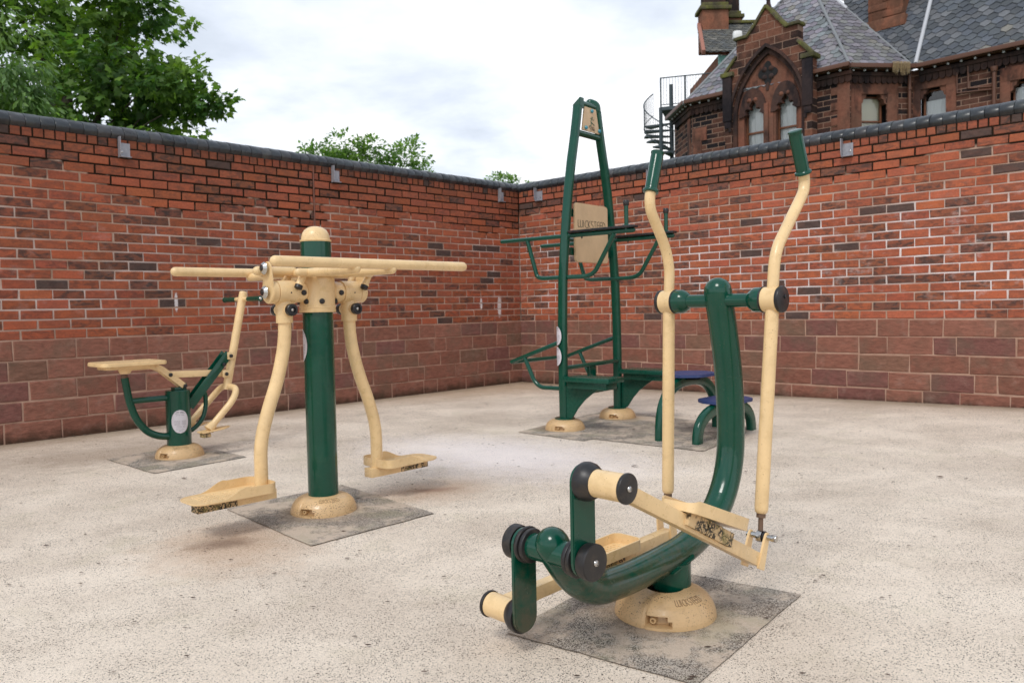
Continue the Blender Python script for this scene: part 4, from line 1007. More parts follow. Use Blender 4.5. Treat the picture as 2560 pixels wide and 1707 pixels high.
piece('quoins','ashlar',*[(A_,.16,.16+(.34 if k%2 else .55),WO-.05,WO+.03,4.75+k*.46,4.75+k*.46+.462) for k in range(5)])
piece('pilaster','ashlar',(Fr2(P1,fL,nL),.36,.72,WO-.05,WO+.03,4.6,7.5))
mb=MB()   # shouldered lintel corners
for fr,a,b_,z in ((C_,.52,1.34,7.20),(B_,.03,.74,7.30),(B_,2.42,3.20,7.05)):
    for s_,q in ((a,1),(b_,-1)):
        poly=[(0,0),(.20*q,0),(.16*q,-.05),(.15*q,-.12),(.08*q,-.16),(.06*q,-.26),(0,-.30)]
        prism(mb,poly,.25,frame(fr.P(s_,WO+.0,z) if False else fr.P(s_,WO-.24,z),fr.f,(0,0,1))) if False else prism(mb,poly,.22,frame(fr.P(s_,WO-.005,z)-fr.n*.22,fr.f,(0,0,1))) if fr.f.cross(Vector((0,0,1))).dot(fr.n)>0 else prism(mb,poly,.22,frame(fr.P(s_,WO-.005,z),fr.f,(0,0,1)))
mb.build('lintel_shoulders','ashlar',SH,25)
# corbel table, gutter, rafter ends
def eaves(fr,s0,s1):
    mb=MB(); s=s0
    while s<s1-.14:
        poly=[(0,.16),(0,.03)]+[(.085+.085*math.cos(math.pi+math.pi*k/6),.03-.085*math.sin(math.pi*k/6)) for k in range(1,6)]+[(.17,.03),(.17,.16)]
        fz=frame(fr.P(s,WO+.012,7.56),fr.f,(0,0,1)); zax=Vector((fz[0][2],fz[1][2],fz[2][2]))
        if zax.dot(fr.n)<0: fz=frame(fr.P(s,WO+.092,7.56),fr.f,(0,0,1))
        prism(mb,poly,.08,fz); s+=.185
    fbox(mb,fr,s0,s1,WO+.01,WO+.14,7.72,7.84)
    mb.build('corbel_table','ashlar_dark',SH,25)
    mb=MB(); fbox(mb,fr,s0-.05,s1+.05,-.06,.07,EZ-.09,EZ+.045,.02); fbox(mb,fr,s0,s1,WO,-.06,EZ-.10,EZ-.07,.002); mb.build('gutter','gutter',SH,30)
    mb=MB(); s=s0+.12
    while s<s1: 
        lathe(mb,[(.035,0),(.035,.05),(.02,.06)],fr.P(s,-.14,EZ-.125)-fr.n*.0,fr.n,10); s+=.36
    mb.build('rafter_ends','white_lead',SH,40)
eaves(A_,.10,1.55); eaves(A_,4.62,5.74); eaves(C_,.02,2.05); eaves(B_,.02,9); eaves(Fr2(P1,fL,nL),.05,2.4)
# windows
def sash(fr,s0,s1,z0,z1,zb,cover,rail=None):
    mb=MB(); w=.05
    fbox(mb,fr,s0,s0+w,WO-.30,WO-.22,z0,z1,.004); fbox(mb,fr,s1-w,s1,WO-.30,WO-.22,z0,z1,.004); fbox(mb,fr,s0+w,s1-w,WO-.30,WO-.22,z1-w,z1,.004)
    if rail: fbox(mb,fr,s0+w,s1-w,WO-.31,WO-.21,rail-.025,rail+.025,.004)
    wn=mb.build('window','timber',SH,30)
    mb=MB(); V=[fr.P(s0+w,WO-.255,z0),fr.P(s1-w,WO-.255,z0),fr.P(s1-w,WO-.255,z1-w),fr.P(s0+w,WO-.255,z1-w)]; mb.add(V,[(0,1,2,3)]); mb.build('pane','glass',wn,0)
    mb=MB(); n=60; V=[];Fc=[]
    for k in range(n+1):
        s=s0+.02+(s1-s0-.04)*k/n; d=.018*math.sin(k*1.45)+.008*math.sin(k*3.1+1) if cover=='curtain' else 0
        V+=[fr.P(s,WO-.31+d,z0),fr.P(s,WO-.31+d,zb)]
    for k in range(n): Fc.append((2*k,2*k+2,2*k+3,2*k+1))
    mb.add(V,Fc); mb.build('curtain' if cover=='curtain' else 'roller_blind',cover,wn,60)
    return wn
sash(C_,.54,1.32,4.9,7.18,7.16,'blind',6.42); sash(B_,.05,.72,4.9,7.28,6.98,'curtain',5.6); sash(B_,2.44,3.18,4.9,7.03,6.9,'curtain',5.6); sash(B_,5.2,6.0,4.9,7.08,6.9,'curtain',5.6)
# gable with the pointed double window
GC=3.16
def garc(hw,z0,apex,n=9):
    """pointed arch, left to right"""
    pts=[]; R=(hw*hw+(apex-z0)**2)/(2*hw)
    a1=math.asin((apex-z0)/R)
    L1=[(GC-hw+R-R*math.cos(a1*k/n),z0+R*math.sin(a1*k/n)) for k in range(n+1)]
    return L1+[(2*GC-x,z) for x,z in L1[:-1][::-1]]
def slab(fr,poly,o0,o1,name,mat_,parent,bev=0):
    fz=frame(fr.P(0,o0,0),fr.f,(0,0,1)); zax=Vector((fz[0][2],fz[1][2],fz[2][2])); mb=MB()
    if zax.dot(fr.n)<0: fz=frame(fr.P(0,o1,0),fr.f,(0,0,1))
    prism(mb,poly,abs(o1-o0),fz,bev); o=mb.build(name,mat_,parent,30); return o
out_l=[(1.66,4.6),(1.66,8.42),(2.10,8.95),(2.10,9.52),(2.46,9.54),(2.60,9.70),(2.80,9.92),(2.98,10.16),(GC,10.38)]
outl=out_l+[(2*GC-x,z) for x,z in out_l[:-1][::-1]]
arch=garc(1.26,6.95,9.08)
gb=slab(A_,outl+[(arch[-1][0],4.6)]+arch[::-1]+[(arch[0][0],4.6)],-.30,.06,'gable_wall','gable',SH)
a2=garc(1.12,6.95,8.90)
slab(A_,[(arch[0][0],4.6)]+arch+[(arch[-1][0],4.6),(a2[-1][0],4.6)]+a2[::-1]+[(a2[0][0],4.6)],-.28,-.02,'arch_moulding','ashlar_dark',SH)
a2b=garc(1.34,6.95,9.20); a2c=garc(1.262,6.95,9.085)
slab(A_,[(a2b[0][0],6.6)]+a2b+[(a2b[-1][0],6.6),(a2c[-1][0],6.6)]+a2c[::-1]+[(a2c[0][0],6.6)],.061,.12,'hood_mould','ashlar_dark',SH)
# tympanum with two trefoil-headed lights
def light(c,hw,zs):
    h=[(c-hw,4.6),(c-hw,zs),(c-hw+.11,zs+.07),(c-hw+.06,zs+.19),(c-hw+.13,zs+.24),(c-.10,zs+.22),(c-.13,zs+.33),(c,zs+.50)]
    return h+[(2*c-x,z) for x,z in h[:-1][::-1]]
l1=light(2.60,.345,7.03); l2=light(3.72,.345,7.03)
typ=[(a2[0][0],4.6)]+a2+[(a2[-1][0],4.6)]+l2[::-1]+l1[::-1]
slab(A_,typ,-.30,-.12,'tympanum','ashlar',SH)
def arrow(c,hw,z0,z1,n=6):
    L1=[(c-hw+(hw)*(k/n)**1.6,z0+(z1-z0)*math.sin(math.pi/2*k/n)**.9) for k in range(n+1)]; return L1+[(2*c-x,z) for x,z in L1[:-1][::-1]]
for c in (2.60,3.72):
    outer=arrow(c,.50,7.02,7.92); mb=None
    inner=light(c,.345,7.03)
    slab(A_,outer+[(c+.345,7.03)]+inner[1:-1][::-1]+[(c-.345,7.03)] if False else outer+inner[1:-1][::-1],-.119,-.065,'cusped_head','ashlar_dark',SH)
    for (dx,dz,rx,rz) in ((-.13,.50,.075,.19),(.10,.50,.07,.17)):
        mb=MB(); lathe(mb,[(rx,0),(rx*.8,.02),(rx*.3,.035)],A_.P(c+dx,-.066,7.03+dz),nA,14); mb.build('carved_boss','ashlar',SH,40)
# mullion and quatrefoil
mb=MB(); fbox(mb,A_,GC-.17,GC-.02,-.20,-.055,4.6,7.35,.03); fbox(mb,A_,GC-.02,GC+.15,-.20,-.09,4.6,7.2,.03); mb.build('mullion','ashlar',SH,30)
q=[]
for k in range(40):
    a=2*math.pi*k/40; r=.20+.15*abs(math.cos(2*a))**1.5; q.append((GC-.04+r*math.cos(a)*.98,8.30+r*math.sin(a)*1.1))
slab(A_,q,-.119,-.100,'quatrefoil','room',SH)
for a in (45,135,225,315):
    mb=MB(); lathe(mb,[(.09,0),(.07,.03),(.02,.045)],A_.P(GC-.04+.17*math.cos(R_(a)),-.10,8.30+.18*math.sin(R_(a))),nA,14); mb.build('quatrefoil_cusp','ashlar_dark',SH,40)
slab(A_,[(GC-.10,7.75),(GC-.02,7.75),(GC+.02,7.95),(GC-.04,8.02),(GC-.12,7.92)],-.119,-.095,'carved_drop','ashlar_dark',SH)
# side piers, kneelers, copings
for x0,x1 in ((1.62,1.94),(4.38,4.70)):
    mb=MB(); fbox(mb,A_,x0,x1,.055,.16,6.95,8.45,.02); fbox(mb,A_,x0+.04,x1-.04,.055,.13,6.72,6.96,.03); mb.build('side_pier','pier',SH,30)
def cop(mb,p,q):
    a=A_.P(p[0],-.10,p[1]); b_=A_.P(q[0],-.10,q[1]); beam(mb,a,b_,.46,.09,(0,0,1),.02,.02)
for s0,s1,p,q in ((1.56,2.02,(1.62,8.48),(2.10,9.02)),(4.34,4.78,(4.70,8.48),(4.22,9.02))):
    mb=MB(); fbox(mb,A_,s0,s1,-.32,.20,8.40,8.55,.03); cop(mb,p,q); mb.build('kneeler','moss',SH,30)
mb=MB(); fbox(mb,A_,2.04,2.52,-.32,.16,9.52,9.62,.02); fbox(mb,A_,3.80,4.30,-.32,.16,9.52,9.62,.02)
for a,b_ in zip(out_l[4:],out_l[5:]): cop(mb,a,b_); cop(mb,(2*GC-a[0],a[1]),(2*GC-b_[0],b_[1]))
mb.build('gable_coping','moss',SH,30)
mb=MB(); lathe(mb,[(.10,0),(.07,.10),(.06,.22),(.13,.30),(.15,.38),(.08,.46),(.03,.60)],A_.P(GC,-.1,10.37),(0,0,1),12); mb.build('finial','ashlar_dark',SH,30)
mb=MB(); box(mb,(0,0,0),(.30,.24,.30),.10,Matrix.Translation(A_.P(2.12,.02,9.72))); mb.build('weathered_stump','curtain',SH,40)
# gable windows
for c in (2.60,3.72):
    fr=A_; s0,s1=c-.37,c+.37
    mb=MB(); w=.05
    fbox(mb,fr,s0,s0+w,-.42,-.34,4.7,7.3,.004); fbox(mb,fr,s1-w,s1,-.42,-.34,4.7,7.3,.004); fbox(mb,fr,s0+w,s1-w,-.43,-.33,6.48,6.54,.004)
    wn=mb.build('window','timber',SH,30)
    mb=MB(); V=[fr.P(s0,-.38,4.7),fr.P(s1,-.38,4.7),fr.P(s1,-.38,7.6),fr.P(s0,-.38,7.6)]; mb.add(V,[(0,1,2,3)]); mb.build('pane','glass',wn,0)
    mb=MB(); n=60; V=[];Fc=[]
    for k in range(n+1):
        s=s0+.02+(s1-s0-.04)*k/n; d=.02*math.sin(k*1.3)+.008*math.sin(k*3.3+1); V+=[fr.P(s,-.43+d,4.7),fr.P(s,-.43+d,7.6)]
    for k in range(n): Fc.append((2*k,2*k+2,2*k+3,2*k+1))
    mb.add(V,Fc); mb.build('curtain','curtain',wn,60)
# slate roofs
def inside(p,poly):
    c=False; n=len(poly)
    for i in range(n):
        a,b_=poly[i],poly[(i+1)%n]
        if (a[1]>p[1])!=(b_[1]>p[1]) and p[0]<(b_[0]-a[0])*(p[1]-a[1])/(b_[1]-a[1])+a[0]: c=not c
    return c
def slates(A,B,others,name,parent,sw=.26,ex=.20,palette=((.20,.18,.215),(.14,.145,.17),(.22,.21,.225),(.17,.19,.20)),point=.5,seed=1):
    rs=random.Random(seed); e=(B-A).normalized(); o=others[0]-A; g=(o-e*o.dot(e)).normalized(); nn=e.cross(g).normalized()
    if nn.z<0: nn=-nn
    poly3=[A,B]+others; poly=[((p-A).dot(e),(p-A).dot(g)) for p in poly3]
    xs=[p[0] for p in poly]; ys=[p[1] for p in poly]
    bm_=MB(); bm_.add([p-nn*.03 for p in poly3],[tuple(range(len(poly3)))]); base=bm_.build('roof_deck','lead',parent,0)
    mb=MB(); y=min(ys)-.02; r=0
    while y<max(ys):
        x=min(xs)-sw+(sw/2 if r%2 else 0)
        while x<max(xs)+sw:
            cxp,cyp=x+sw/2,y+ex*.7
            if inside((cxp,max(cyp,.01)),poly):
                j=rs.random; w_=sw*.97; l=ex*1.5; pf=point*ex*.62 if rs.random()<.93 else 0
                dx=(j()-.5)*.012; dy=(j()-.5)*.015; h=.020+.006*j()
                P=[(x+dx,y+dy+pf),(x+dx+w_*.5 if pf else x+dx+w_*.5,y+dy),(x+dx+w_,y+dy+pf),(x+dx+w_,y+l),(x+dx,y+l)]
                if pf==0: P=[(x+dx,y+dy),(x+dx+w_*.5,y+dy),(x+dx+w_,y+dy),(x+dx+w_,y+l),(x+dx,y+l)]
                hts=[h,h,h,.0,.0]; V=[A+e*a+g*b_+nn*(q_) for (a,b_),q_ in zip(P,hts)]+[A+e*a+g*b_+nn*(-.012) for (a,b_) in P[:3]]
                c=palette[int(j()*len(palette))]; k=.72+.6*j()
                c=tuple(v*k for v in c)
                if j()<.035: c=(.19,.18,.16)
                mb.add(V,[(0,1,2,3,4),(0,5,6,1),(1,6,7,2)],(*c,1))
            x+=sw
        y+=ex; r+=1
    o=mb.build(name,'slate',parent,0); return o
AP=Vector((10.57,28.1,12.3)); z3=lambda p,z=EZ: Vector((p.x,p.y,z))
E1,E2,E3,E0=z3(P1,EZ-.08),z3(P2,EZ-.08),z3(P3,EZ-.08),z3(P0,EZ-.08)
slates(E1,E2,[AP],'roof_slates',SH,seed=1); slates(E2,E3,[AP],'roof_slates',SH,seed=2,palette=((.19,.175,.20),(.15,.145,.165),(.17,.17,.165))); slates(E0,E1,[AP],'roof_slates',SH,seed=3)
inb=-nA; sl=math.tan(R_(56))
def RB(s,d): v=P3+fA*s+inb*d; return Vector((v.x,v.y,EZ-.06+d*sl))
slates(RB(0,0),RB(9,0),[RB(9,4.2),RB(-4,4.2),RB(-3.0,2.0)],'roof_slates',SH,sw=.30,ex=.22,seed=5,point=.75,palette=((.055,.065,.080),(.070,.080,.098),(.065,.074,.085),(.105,.11,.12)))
mb=MB(); 
for a,b_ in ((E1,AP),(E2,AP)): tube(mb,[a,b_],.055,10)
mb.build('hip_roll','lead',SH,40)
mb=MB(); tube(mb,[E3,AP],.035,10); mb.build('hip_flashing','lead',SH,40)
mb=MB(); tube(mb,[E3.lerp(AP,.60),E3.lerp(AP,1.0)],.06,10); tube(mb,[RB(-.02,.05)+Vector((0,0,.06)),RB(-.10,2.0)+Vector((0,0,.10)),RB(-.2,3.9)+Vector((0,0,.10))],.06,14); mb.build('white_pipe','white_lead',SH,40)
mb=MB(); c=P3-fA*1.35+inb*1.66
for (w,d,z0,z1) in ((1.30,1.0,8.6,10.05),(1.10,.85,10.05,13.2)):
    box(mb,(c.x,c.y,(z0+z1)/2),(w,d,z1-z0),.05,None) if False else box(mb,(0,0,0),(w,z1-z0,d),.05,frame(Vector((c.x,c.y,(z0+z1)/2)),fA,(0,0,1)))
    for k in range(int((z1-z0)/.26)):
        sx_=(-1)**k*.5; box(mb,(0,0,0),(w*.55,.20,.04),.012,frame(Vector((c.x,c.y,z0+.13+k*.26))+nA*(d/2+.006)+fA*(sx_*w*.42),fA,(0,0,1)))
mb.build('chimney','chimney',SH,25)
# dormer at the right edge
mb=MB(); c=RB(3.55,1.55); box(mb,(0,0,0),(1.5,.75,1.2),.02,frame(c+Vector((0,0,.55)),fA,(0,0,1))); dm=mb.build('dormer','timber',SH,25)
mb=MB(); box(mb,(0,0,0),(.10,.55,.12),.02,frame(RB(2.80,1.0)+Vector((0,0,.12)),fA,(0,0,1))); box(mb,(0,0,0),(1.3,.06,.30),.02,frame(RB(3.55,.92)+Vector((0,0,.05)),fA,(0,0,1))); mb.build('dormer_flashing','white_lead',dm,25)
# pipes
mb=MB(); tube(mb,[C_.P(2.02,WO+.13,7.75),C_.P(2.02,WO+.13,3)],.055,14)
for z in (7.3,6.2): lathe(mb,[(.075,0),(.075,.07)],C_.P(2.02,WO+.13,z),(0,0,1),14)
mb.build('downpipe','gutter',SH,40)
mb=MB(); tube(mb,[B_.P(2.04,WO+.12,7.45),B_.P(2.04,WO+.12,3)],.058,14); lathe(mb,[(.08,0),(.10,.10),(.10,.14)],B_.P(2.04,WO+.12,7.38),(0,0,1),14); mb.build('downpipe','gutter',SH,40)
mb=MB(); tube(mb,[B_.P(1.35,WO+.07,7.85),B_.P(1.355,WO+.07,7.06),B_.P(2.0,WO+.07,6.98)],.030,10); mb.build('waste_pipe','gutter',SH,40)
mb=MB(); tube(mb,[B_.P(1.055,WO+.07,7.58),B_.P(1.06,WO+.07,6.98),B_.P(2.0,WO+.07,6.90)],.026,10); mb.build('waste_pipe','gutter',SH,40)
# verge of the left chamfer
mb=MB(); beam(mb,E1+Vector((0,0,.05)),E0+Vector((0,0,.05)),.10,.14,bev=.02); mb.build('barge_board','lead',SH,30)
# rear wing
mb=MB(); box(mb,(10.9,34.2,5.9),(5.0,5.0,9.6),0); mb.build('rear_wall','chimney',SH,0)
slates(Vector((7.75,31.35,10.75)),Vector((13.2,31.35,10.75)),[Vector((13.2,33.7,12.6)),Vector((8.15,33.7,12.6))],'roof_slates',SH,seed=9,palette=((.10,.10,.09),(.12,.115,.10),(.085,.09,.09)))
mb=MB(); beam(mb,Vector((7.72,31.3,10.70)),Vector((8.12,33.7,12.58)),.14,.20,bev=.02); m,t,b=mat('terracotta_verge',.8); setc(t,b,(.33,.14,.10)); mb.build('verge',m,SH,30)
mb=MB(); beam(mb,Vector((8.15,33.65,12.66)),Vector((13.2,33.65,12.66)),.16,.12,bev=.02); mb.build('ridge','moss',SH,30)
mb=MB(); box(mb,(9.1,31.66,10.05),(1.3,.08,1.25),.01); box(mb,(8.43,31.66,10.05),(.09,.12,1.3),.01); pn=mb.build('rear_window','teal',SH,20)
for (x0,x1,y0,zt) in ((8.15,9.25,33.2,13.05),(9.3,9.95,33.8,12.9)):
    mb=MB(); box(mb,((x0+x1)/2,y0+.4,(11.4+zt)/2),(x1-x0,.8,zt-11.4),.05); ch=mb.build('chimney','chimney',SH,25)
    mb=MB(); box(mb,((x0+x1)/2,y0+.4,zt+.06),(x1-x0+.22,1.0,.16),.04); box(mb,((x0+x1)/2,y0+.4,zt+.22),(x1-x0,.8,.16),.05); mb.build('chimney_cap','moss',ch,30)
    mb=MB(); box(mb,((x0+x1)/2,y0+.4,zt+.8),(x1-x0-.2,.6,1.1),.04); mb.build('chimney_shaft','ashlar_dark',ch,30)
    if x0>9:
        for k in range(4):
            mb=MB(); lathe(mb,[(.07,0),(.06,.8)],(x0+.1+k*.17,y0+.4,zt+.3),(0,0,1),10); mb.build('chimney_pot','ashlar_dark',ch,40)
# straw tuft in the gutter
mb=MB()
gp=C_.P(1.55,.09,EZ+.02)
for k in range(150):
    s=(random.random()-.5)*.55; l=.12+.26*random.random()*(1-abs(s)); p=gp+fC*s+nC*random.uniform(0,.03); q=p+Vector((random.uniform(-.03,.03),random.uniform(-.02,.02),-l)); tube(mb,[p+Vector((0,0,.06)),p+nC*.02,q],.0035,3,None)
tag(mb.build('straw_tuft','straw',None,0),'tuft of dry straw hanging out of the brown house gutter','grass tuft')

# ------------------------------------------------------------------ spiral fire escape
SC=empty('spiral_staircase',(6.78,33.0,0),0,'dark iron spiral fire escape with railings beside the sandstone house','staircase')
PZ=8.80; R0=1.13
mb=MB(); tube(mb,[(0,0,0),(0,0,PZ+1.15)],.085,18); mb.build('centre_post','iron',SC,40)
mb=MB(); tube(mb,[(-.62,-.95,0),(-.62,-.95,PZ-.02)],.075,16); mb.build('support_post','iron',SC,40)
nst=26; rise_=.215
for k in range(nst):
    a=R_(200-27*k*-1) ; z=PZ-.40-k*.27; a=R_(128+22*k)
    da=R_(27)
    V=[]; 
    P=[(.09*math.cos(a),.09*math.sin(a)),(R0*math.cos(a),R0*math.sin(a)),(R0*math.cos(a+da/2),R0*math.sin(a+da/2)),(R0*math.cos(a+da),R0*math.sin(a+da)),(.09*math.cos(a+da),.09*math.sin(a+da))]
    if z<2.6: break
    mb=MB(); prism(mb,P,.075,frame((0,0,z-.075),(1,0,0),(0,1,0))); mb.build('tread','iron',SC,20)
# helical rail with balusters
def rail(pts0,h,name,step=.105,mid=None):
    mb=MB(); top=[Vector((x,y,z+h)) for x,y,z in pts0]; tube(mb,top,.024,8); tube(mb,[Vector((x,y,z+.08)) for x,y,z in pts0],.018,6)
    if mid: tube(mb,[Vector((x,y,z+mid)) for x,y,z in pts0],.014,6)
    d=0
    for a,b_ in zip(pts0,pts0[1:]):
        a,b_=Vector(a),Vector(b_); Ls=(b_-a).length; u=0
        while d+ (0)<=Ls-1e-6:
            p=a+(b_-a)*(d/Ls); tube(mb,[p+Vector((0,0,.08)),p+Vector((0,0,h))],.0085,5,None); d+=step
        d-=Ls
    return mb.build(name,'iron',SC,40)
hel=[(R0*math.cos(R_(120+11*k)),R0*math.sin(R_(120+11*k)),PZ+.04-k*.155) for k in range(0,19)]
rail([p for p in hel if p[2]>2.4],1.0,'stair_railing')
rail([(-.62,-1.0,PZ),(.3,-1.28,PZ),(1.25,-1.55,PZ),(3.2,-2.1,PZ)],1.14,'landing_railing',.115)
mb=MB(); 
for p in ((-.62,-1.0),(.3,-1.28),(1.25,-1.55),(2.2,-1.82)): tube(mb,[(p[0],p[1],PZ-.1),(p[0],p[1],PZ+1.16)],.032,10)
mb.build('railing_posts','iron',SC,40)
mb=MB(); prism(mb,[(-.62,-1.02),(3.2,-2.14),(3.4,-.6),(.6,.6),(-.2,.3)],.14,frame((0,0,PZ-.14),(1,0,0),(0,1,0)),.01); mb.build('landing','iron',SC,20)

# ------------------------------------------------------------------ trees
def leaf_shape(kind):
    if kind=='maple':
        P=[(0,0),(.20,.10),(.52,.05),(.36,.30),(.50,.56),(.24,.55),(0,1.0),(-.24,.55),(-.50,.56),(-.36,.30),(-.52,.05),(-.20,.10)]
        return [(x,y,-.10*abs(x)-.12*y*y) for x,y in P],[tuple(range(12))]
    if kind=='long':
        return [(0,0,0),(.17,.35,.0),(.14,.7,-.06),(0,1,-.2),(-.14,.7,-.06),(-.17,.35,0)],[(0,1,2,3,4,5)]
    return [(0,0,0),(.3,.45,0),(0,1,-.12),(-.3,.45,0)],[(0,1,2,3)]
def leaves(P,D,size,kind,name,mat_,parent,rng,col=None):
    """P (n,3) leaf stems, D (n,3) leaf directions"""
    tv,tf=leaf_shape(kind); tv=np.array(tv); n=len(P); k=len(tv)
    D=D/np.linalg.norm(D,axis=1,keepdims=True); up_=np.tile([0,0,1.],(n,1))+rng.normal(0,.55,(n,3))
    Xv=np.cross(D,up_); Xv/=np.linalg.norm(Xv,axis=1,keepdims=True)+1e-9; Zv=np.cross(Xv,D)
    s=size*(.65+.6*rng.random(n))
    V=P[:,None,:]+s[:,None,None]*(tv[None,:,0:1]*Xv[:,None,:]+tv[None,:,1:2]*D[:,None,:]+tv[None,:,2:3]*Zv[:,None,:])
    V=V.reshape(-1,3); m=len(tf[0])
    me=bpy.data.meshes.new(name); me.vertices.add(len(V)); me.vertices.foreach_set('co',V.ravel()); 
    nf=n*len(tf); me.loops.add(nf*m); me.polygons.add(nf)
    idx=(np.arange(n)[:,None,None]*k+np.array(tf)[None]).reshape(-1); me.loops.foreach_set('vertex_index',idx.astype(np.int32)); me.polygons.foreach_set('loop_start',(np.arange(nf)*m).astype(np.int32)); me.polygons.foreach_set('loop_total',np.full(nf,m,dtype=np.int32))
    me.update(calc_edges=True); me.validate(); me.materials.append(MT[mat_])
    g=.62+.75*rng.random(n); mixv=np.clip((.42 if col is None else col)+rng.normal(0,.2,n),0,1)
    C=np.stack([g,g,g,mixv],1); C=np.repeat(C,k,axis=0).astype(np.float32); ca=me.color_attributes.new('Col','FLOAT_COLOR','POINT'); ca.data.foreach_set('color',C.ravel())
    o=bpy.data.objects.new(name,me); COL.objects.link(o); o.parent=parent; return o
def tree(name,base,label,boughs,leaf,kind,mat_,trunk_r,nclus,per,spread,seed,group=None,droop=.5,hull=.75):
    rng=np.random.default_rng(seed); bx=Vector(base)
    T=empty(name,base,0,label,'tree',group)
    P=[];D=[];K=[]; mb=MB(); tw=MB()
    top=max(b_[0][2]+b_[1][2]*.3 for b_ in boughs); tz=max(2.,top*.45)
    cx_=sum(b_[0][0]*b_[1][0] for b_ in boughs)/sum(b_[1][0] for b_ in boughs); cy_=sum(b_[0][1]*b_[1][0] for b_ in boughs)/sum(b_[1][0] for b_ in boughs)
    tube(mb,[(0,0,-.1),(.05,.02,tz*.5),((cx_-bx.x)*.3,(cy_-bx.y)*.3,tz)],[trunk_r*1.25,trunk_r,trunk_r*.75],14)
    vol=sum(b_[1][0]*b_[1][1]*b_[1][2] for b_ in boughs)**1.0
    for (c,r,*w) in boughs:
        c=Vector(c)-bx; st=Vector(((cx_-bx.x)*.3,(cy_-bx.y)*.3,tz)); mid=st.lerp(c,.5)+Vector((rng.normal(0,.1),rng.normal(0,.1),.25*r[2]))
        br=max(.02,trunk_r*.42*min(1,max(r)/2)); tube(mb,fillet([st-Vector((0,0,.3)),mid,c],.8,6),[br*(1-.7*k/8) for k in range(9)],8)
        n=int(nclus*((r[0]*r[1]*r[2])**(2/3))/sum((b_[1][0]*b_[1][1]*b_[1][2])**(2/3) for b_ in boughs)*(w[0] if w else 1))
        d=rng.normal(0,1,(n,3)); d/=np.linalg.norm(d,axis=1,keepdims=True); rad=hull+(1-hull)*rng.random(n)**.6; rad*=np.where(rng.random(n)<.25,rng.random(n)*.8+.1,1)
        cc_=np.array(c)[None]+d*rad[:,None]*np.array(r)[None]*(1+.13*np.sin(d[:,:1]*7+d[:,1:2]*5+seed))
        # irregular holes: drop clusters where a coarse wave is low
        q=np.sin(cc_[:,0]*2.3/spread*.35+seed)+np.sin(cc_[:,1]*2.9/spread*.35+2*seed)+np.sin(cc_[:,2]*3.1/spread*.35)
        keep=(q>-.70); cc_=cc_[keep]; dd_=d[keep]
        for i in range(len(cc_)):
            if rng.random()<.35:
                e=Vector(cc_[i]); s_=c.lerp(e,.45) if (e-c).length>.2 else c; tube(tw,[s_,s_.lerp(e,.5)+Vector((0,0,.06)),e],[.012*spread,.008*spread,.004*spread],4,None)
        m=per; sh=rng.normal(0,1,(len(cc_),m,3)); sh/=np.linalg.norm(sh,axis=2,keepdims=True); sh*=(rng.random((len(cc_),m,1))**.5)*spread*np.array([1,1,.62])
        pts=cc_[:,None,:]+sh+dd_[:,None,:]*spread*.2; dirs=sh*1.2+dd_[:,None,:]*.7*spread+np.array([0,0,-droop*spread])[None,None]+rng.normal(0,.25*spread,(len(cc_),m,3))
        P.append(pts.reshape(-1,3)); D.append(dirs.reshape(-1,3)); K.append(np.repeat(.42+.38*np.sin(cc_[:,0]*1.9/spread*.34+cc_[:,2]*1.3+seed)*np.sin(cc_[:,2]*2.3/spread*.34+cc_[:,1])+rng.normal(0,.14,len(cc_)),m))
    P=np.concatenate(P); D=np.concatenate(D)
    mb.build('trunk','bark',T,50)
    if tw.v: tag(tw.build('twigs','bark',T,0),kind='stuff')
    leaves(P,D,leaf,kind,'crown',mat_,T,rng,np.concatenate(K))
    return T
# big sycamore behind the left wall
big=[((-9.8,18.2,7.0),(2.5,1.8,2.6)),((-8.3,17.2,6.0),(1.35,1.2,1.25)),((-7.45,17.0,5.9),(.75,.7,.6)),((-8.1,17.2,7.6),(.85,.9,.75)),((-8.0,16.9,4.6),(1.25,.9,.95)),((-7.35,17.0,5.15),(.70,.6,.45)),
     ((-7.05,17.0,4.75),(.50,.5,.5)),((-6.75,17.0,5.95),(.36,.32,.26)),((-6.4,17.0,5.45),(.34,.25,.24),2.0),((-6.0,16.95,5.36),(.24,.16,.12),3.0),((-11.5,18.,4.2),(2.2,1.3,1.6)),((-9.2,17.4,4.2),(1.5,1.1,1.1)),((-6.95,17.1,4.35),(.38,.3,.35)),((-11.3,18.,8.5),(2.,1.3,1.5))]
tree('sycamore_tree',(-10.2,18.4,0),'large dark green broad-leaved tree rising behind the left brick wall',big,.165,'maple','leaf',.32,1500,17,.31,5,droop=.55)
pale=[((-7.9,12.6,4.9),(.62,.5,.75)),((-7.6,12.4,3.9),(.75,.5,.5)),((-8.0,12.5,4.25),(.75,.5,.5)),((-7.9,12.5,3.3),(.9,.5,.5)),((-6.9,12.5,3.65),(.45,.35,.28)),((-6.3,12.5,3.35),(.45,.3,.22)),((-8.3,12.6,3.0),(1.,.5,.6)),((-5.3,12.4,3.1),(.4,.3,.2))]
tree('cherry_tree',(-8.6,13.2,0),'pale green drooping-leaved tree in front of the sycamore at the far left',pale,.135,'long','leaf_pale',.14,560,15,.24,8,droop=.9)
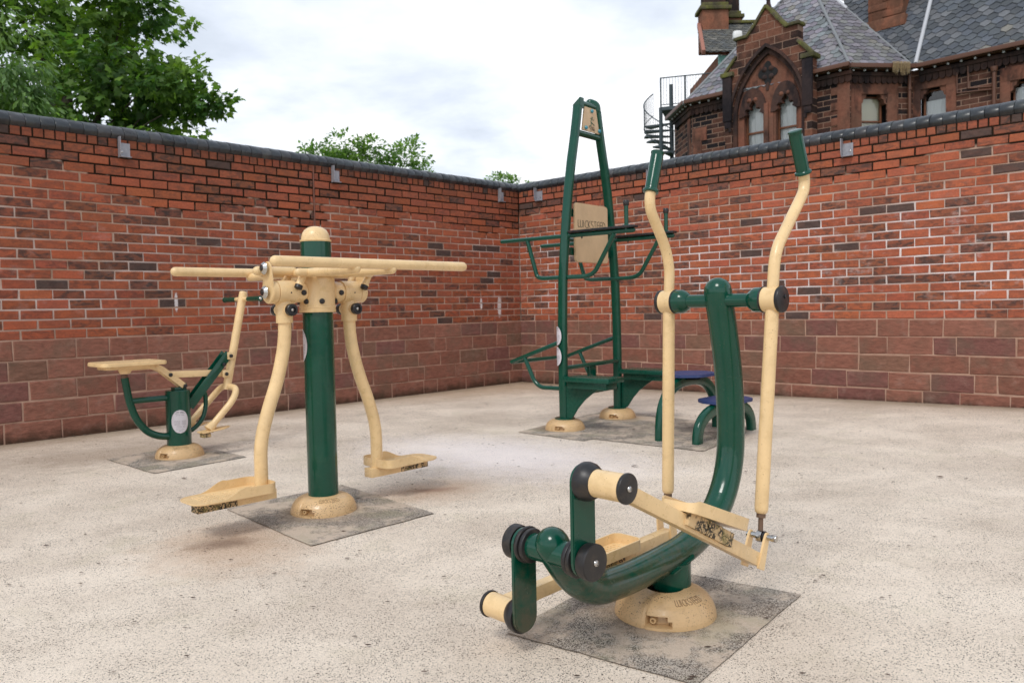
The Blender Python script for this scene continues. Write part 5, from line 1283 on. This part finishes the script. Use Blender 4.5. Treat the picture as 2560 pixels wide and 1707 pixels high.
tree('distant_tree',(-8.2,46,0),'wide airy tree beyond the middle of the left wall',[((-10.7,45,9.3),(1.3,1.2,.95)),((-9.3,45.2,10.1),(1.2,1.1,.85)),((-7.9,45,9.7),(1.15,1.1,.8)),((-9.2,45,8.6),(1.9,1.5,1.0)),((-5.7,45,9.5),(1.1,1,.85)),((-5.2,45,8.3),(1.2,1,.75)),((-6.6,45.3,8.8),(.9,.9,.7))],.25,'diamond','leaf_far',.3,600,12,.40,12,'trees far beyond the left wall',droop=.2,hull=.6)
tree('distant_tree',(-.3,61,0),'small treetop peeping over the coping just left of the wall corner',[((-.6,60,10.3),(1.0,.9,.62)),((.2,60,10.2),(.75,.7,.5)),((1.2,60,9.9),(.6,.5,.4)),((-1.4,60,9.9),(.55,.5,.4))],.25,'diamond','leaf_far',.25,110,12,.36,21,'trees far beyond the left wall',droop=.2,hull=.6)

# ------------------------------------------------------------------ litter on the rubber
mb=MB(); rs=random.Random(5)
for k in range(2300):
    u=rs.random()**1.0*9; v_=rs.random()*9; p=Vector((CX,CY,0))+uL*u+uR*v_
    if p.y<1.2: continue
    z=rise(p.x,p.y)+.006; big=rs.random()<.012; s=(.006+.006*rs.random()) if big else (.0022+.0035*rs.random()); a=rs.random()*6.28; n=5
    V=[(p.x+s*(1+.6*rs.random())*math.cos(a+6.28*i/n)*1.4,p.y+s*math.sin(a+6.28*i/n)*(.5+.5*rs.random()),z+s*.35*rs.random()) for i in range(n)]
    mb.add(V+[(p.x,p.y,z+s*.5)],[(i,(i+1)%n,n) for i in range(n)])
# litter gathered along the foot of the walls
for k in range(900):
    w=rs.random()<.5; u_=uL if w else uR; nrm=Vector((-u_.y,u_.x,0))*(1 if w else -1); p=Vector((CX,CY,0))+u_*rs.random()*8.5+nrm*(.012+abs(rs.gauss(0,.02)))
    z=rise(p.x,p.y)+.004; s=.004+.007*rs.random(); a=rs.random()*6.28
    V=[(p.x+s*math.cos(a+2.1*i),p.y+s*math.sin(a+2.1*i),z+s*rs.random()) for i in range(3)]; mb.add(V,[(0,1,2)])
tag(mb.build('leaf_litter','litter',None,0),'tiny dark scraps of leaf strewn over the pale rubber','litter',kind='stuff')
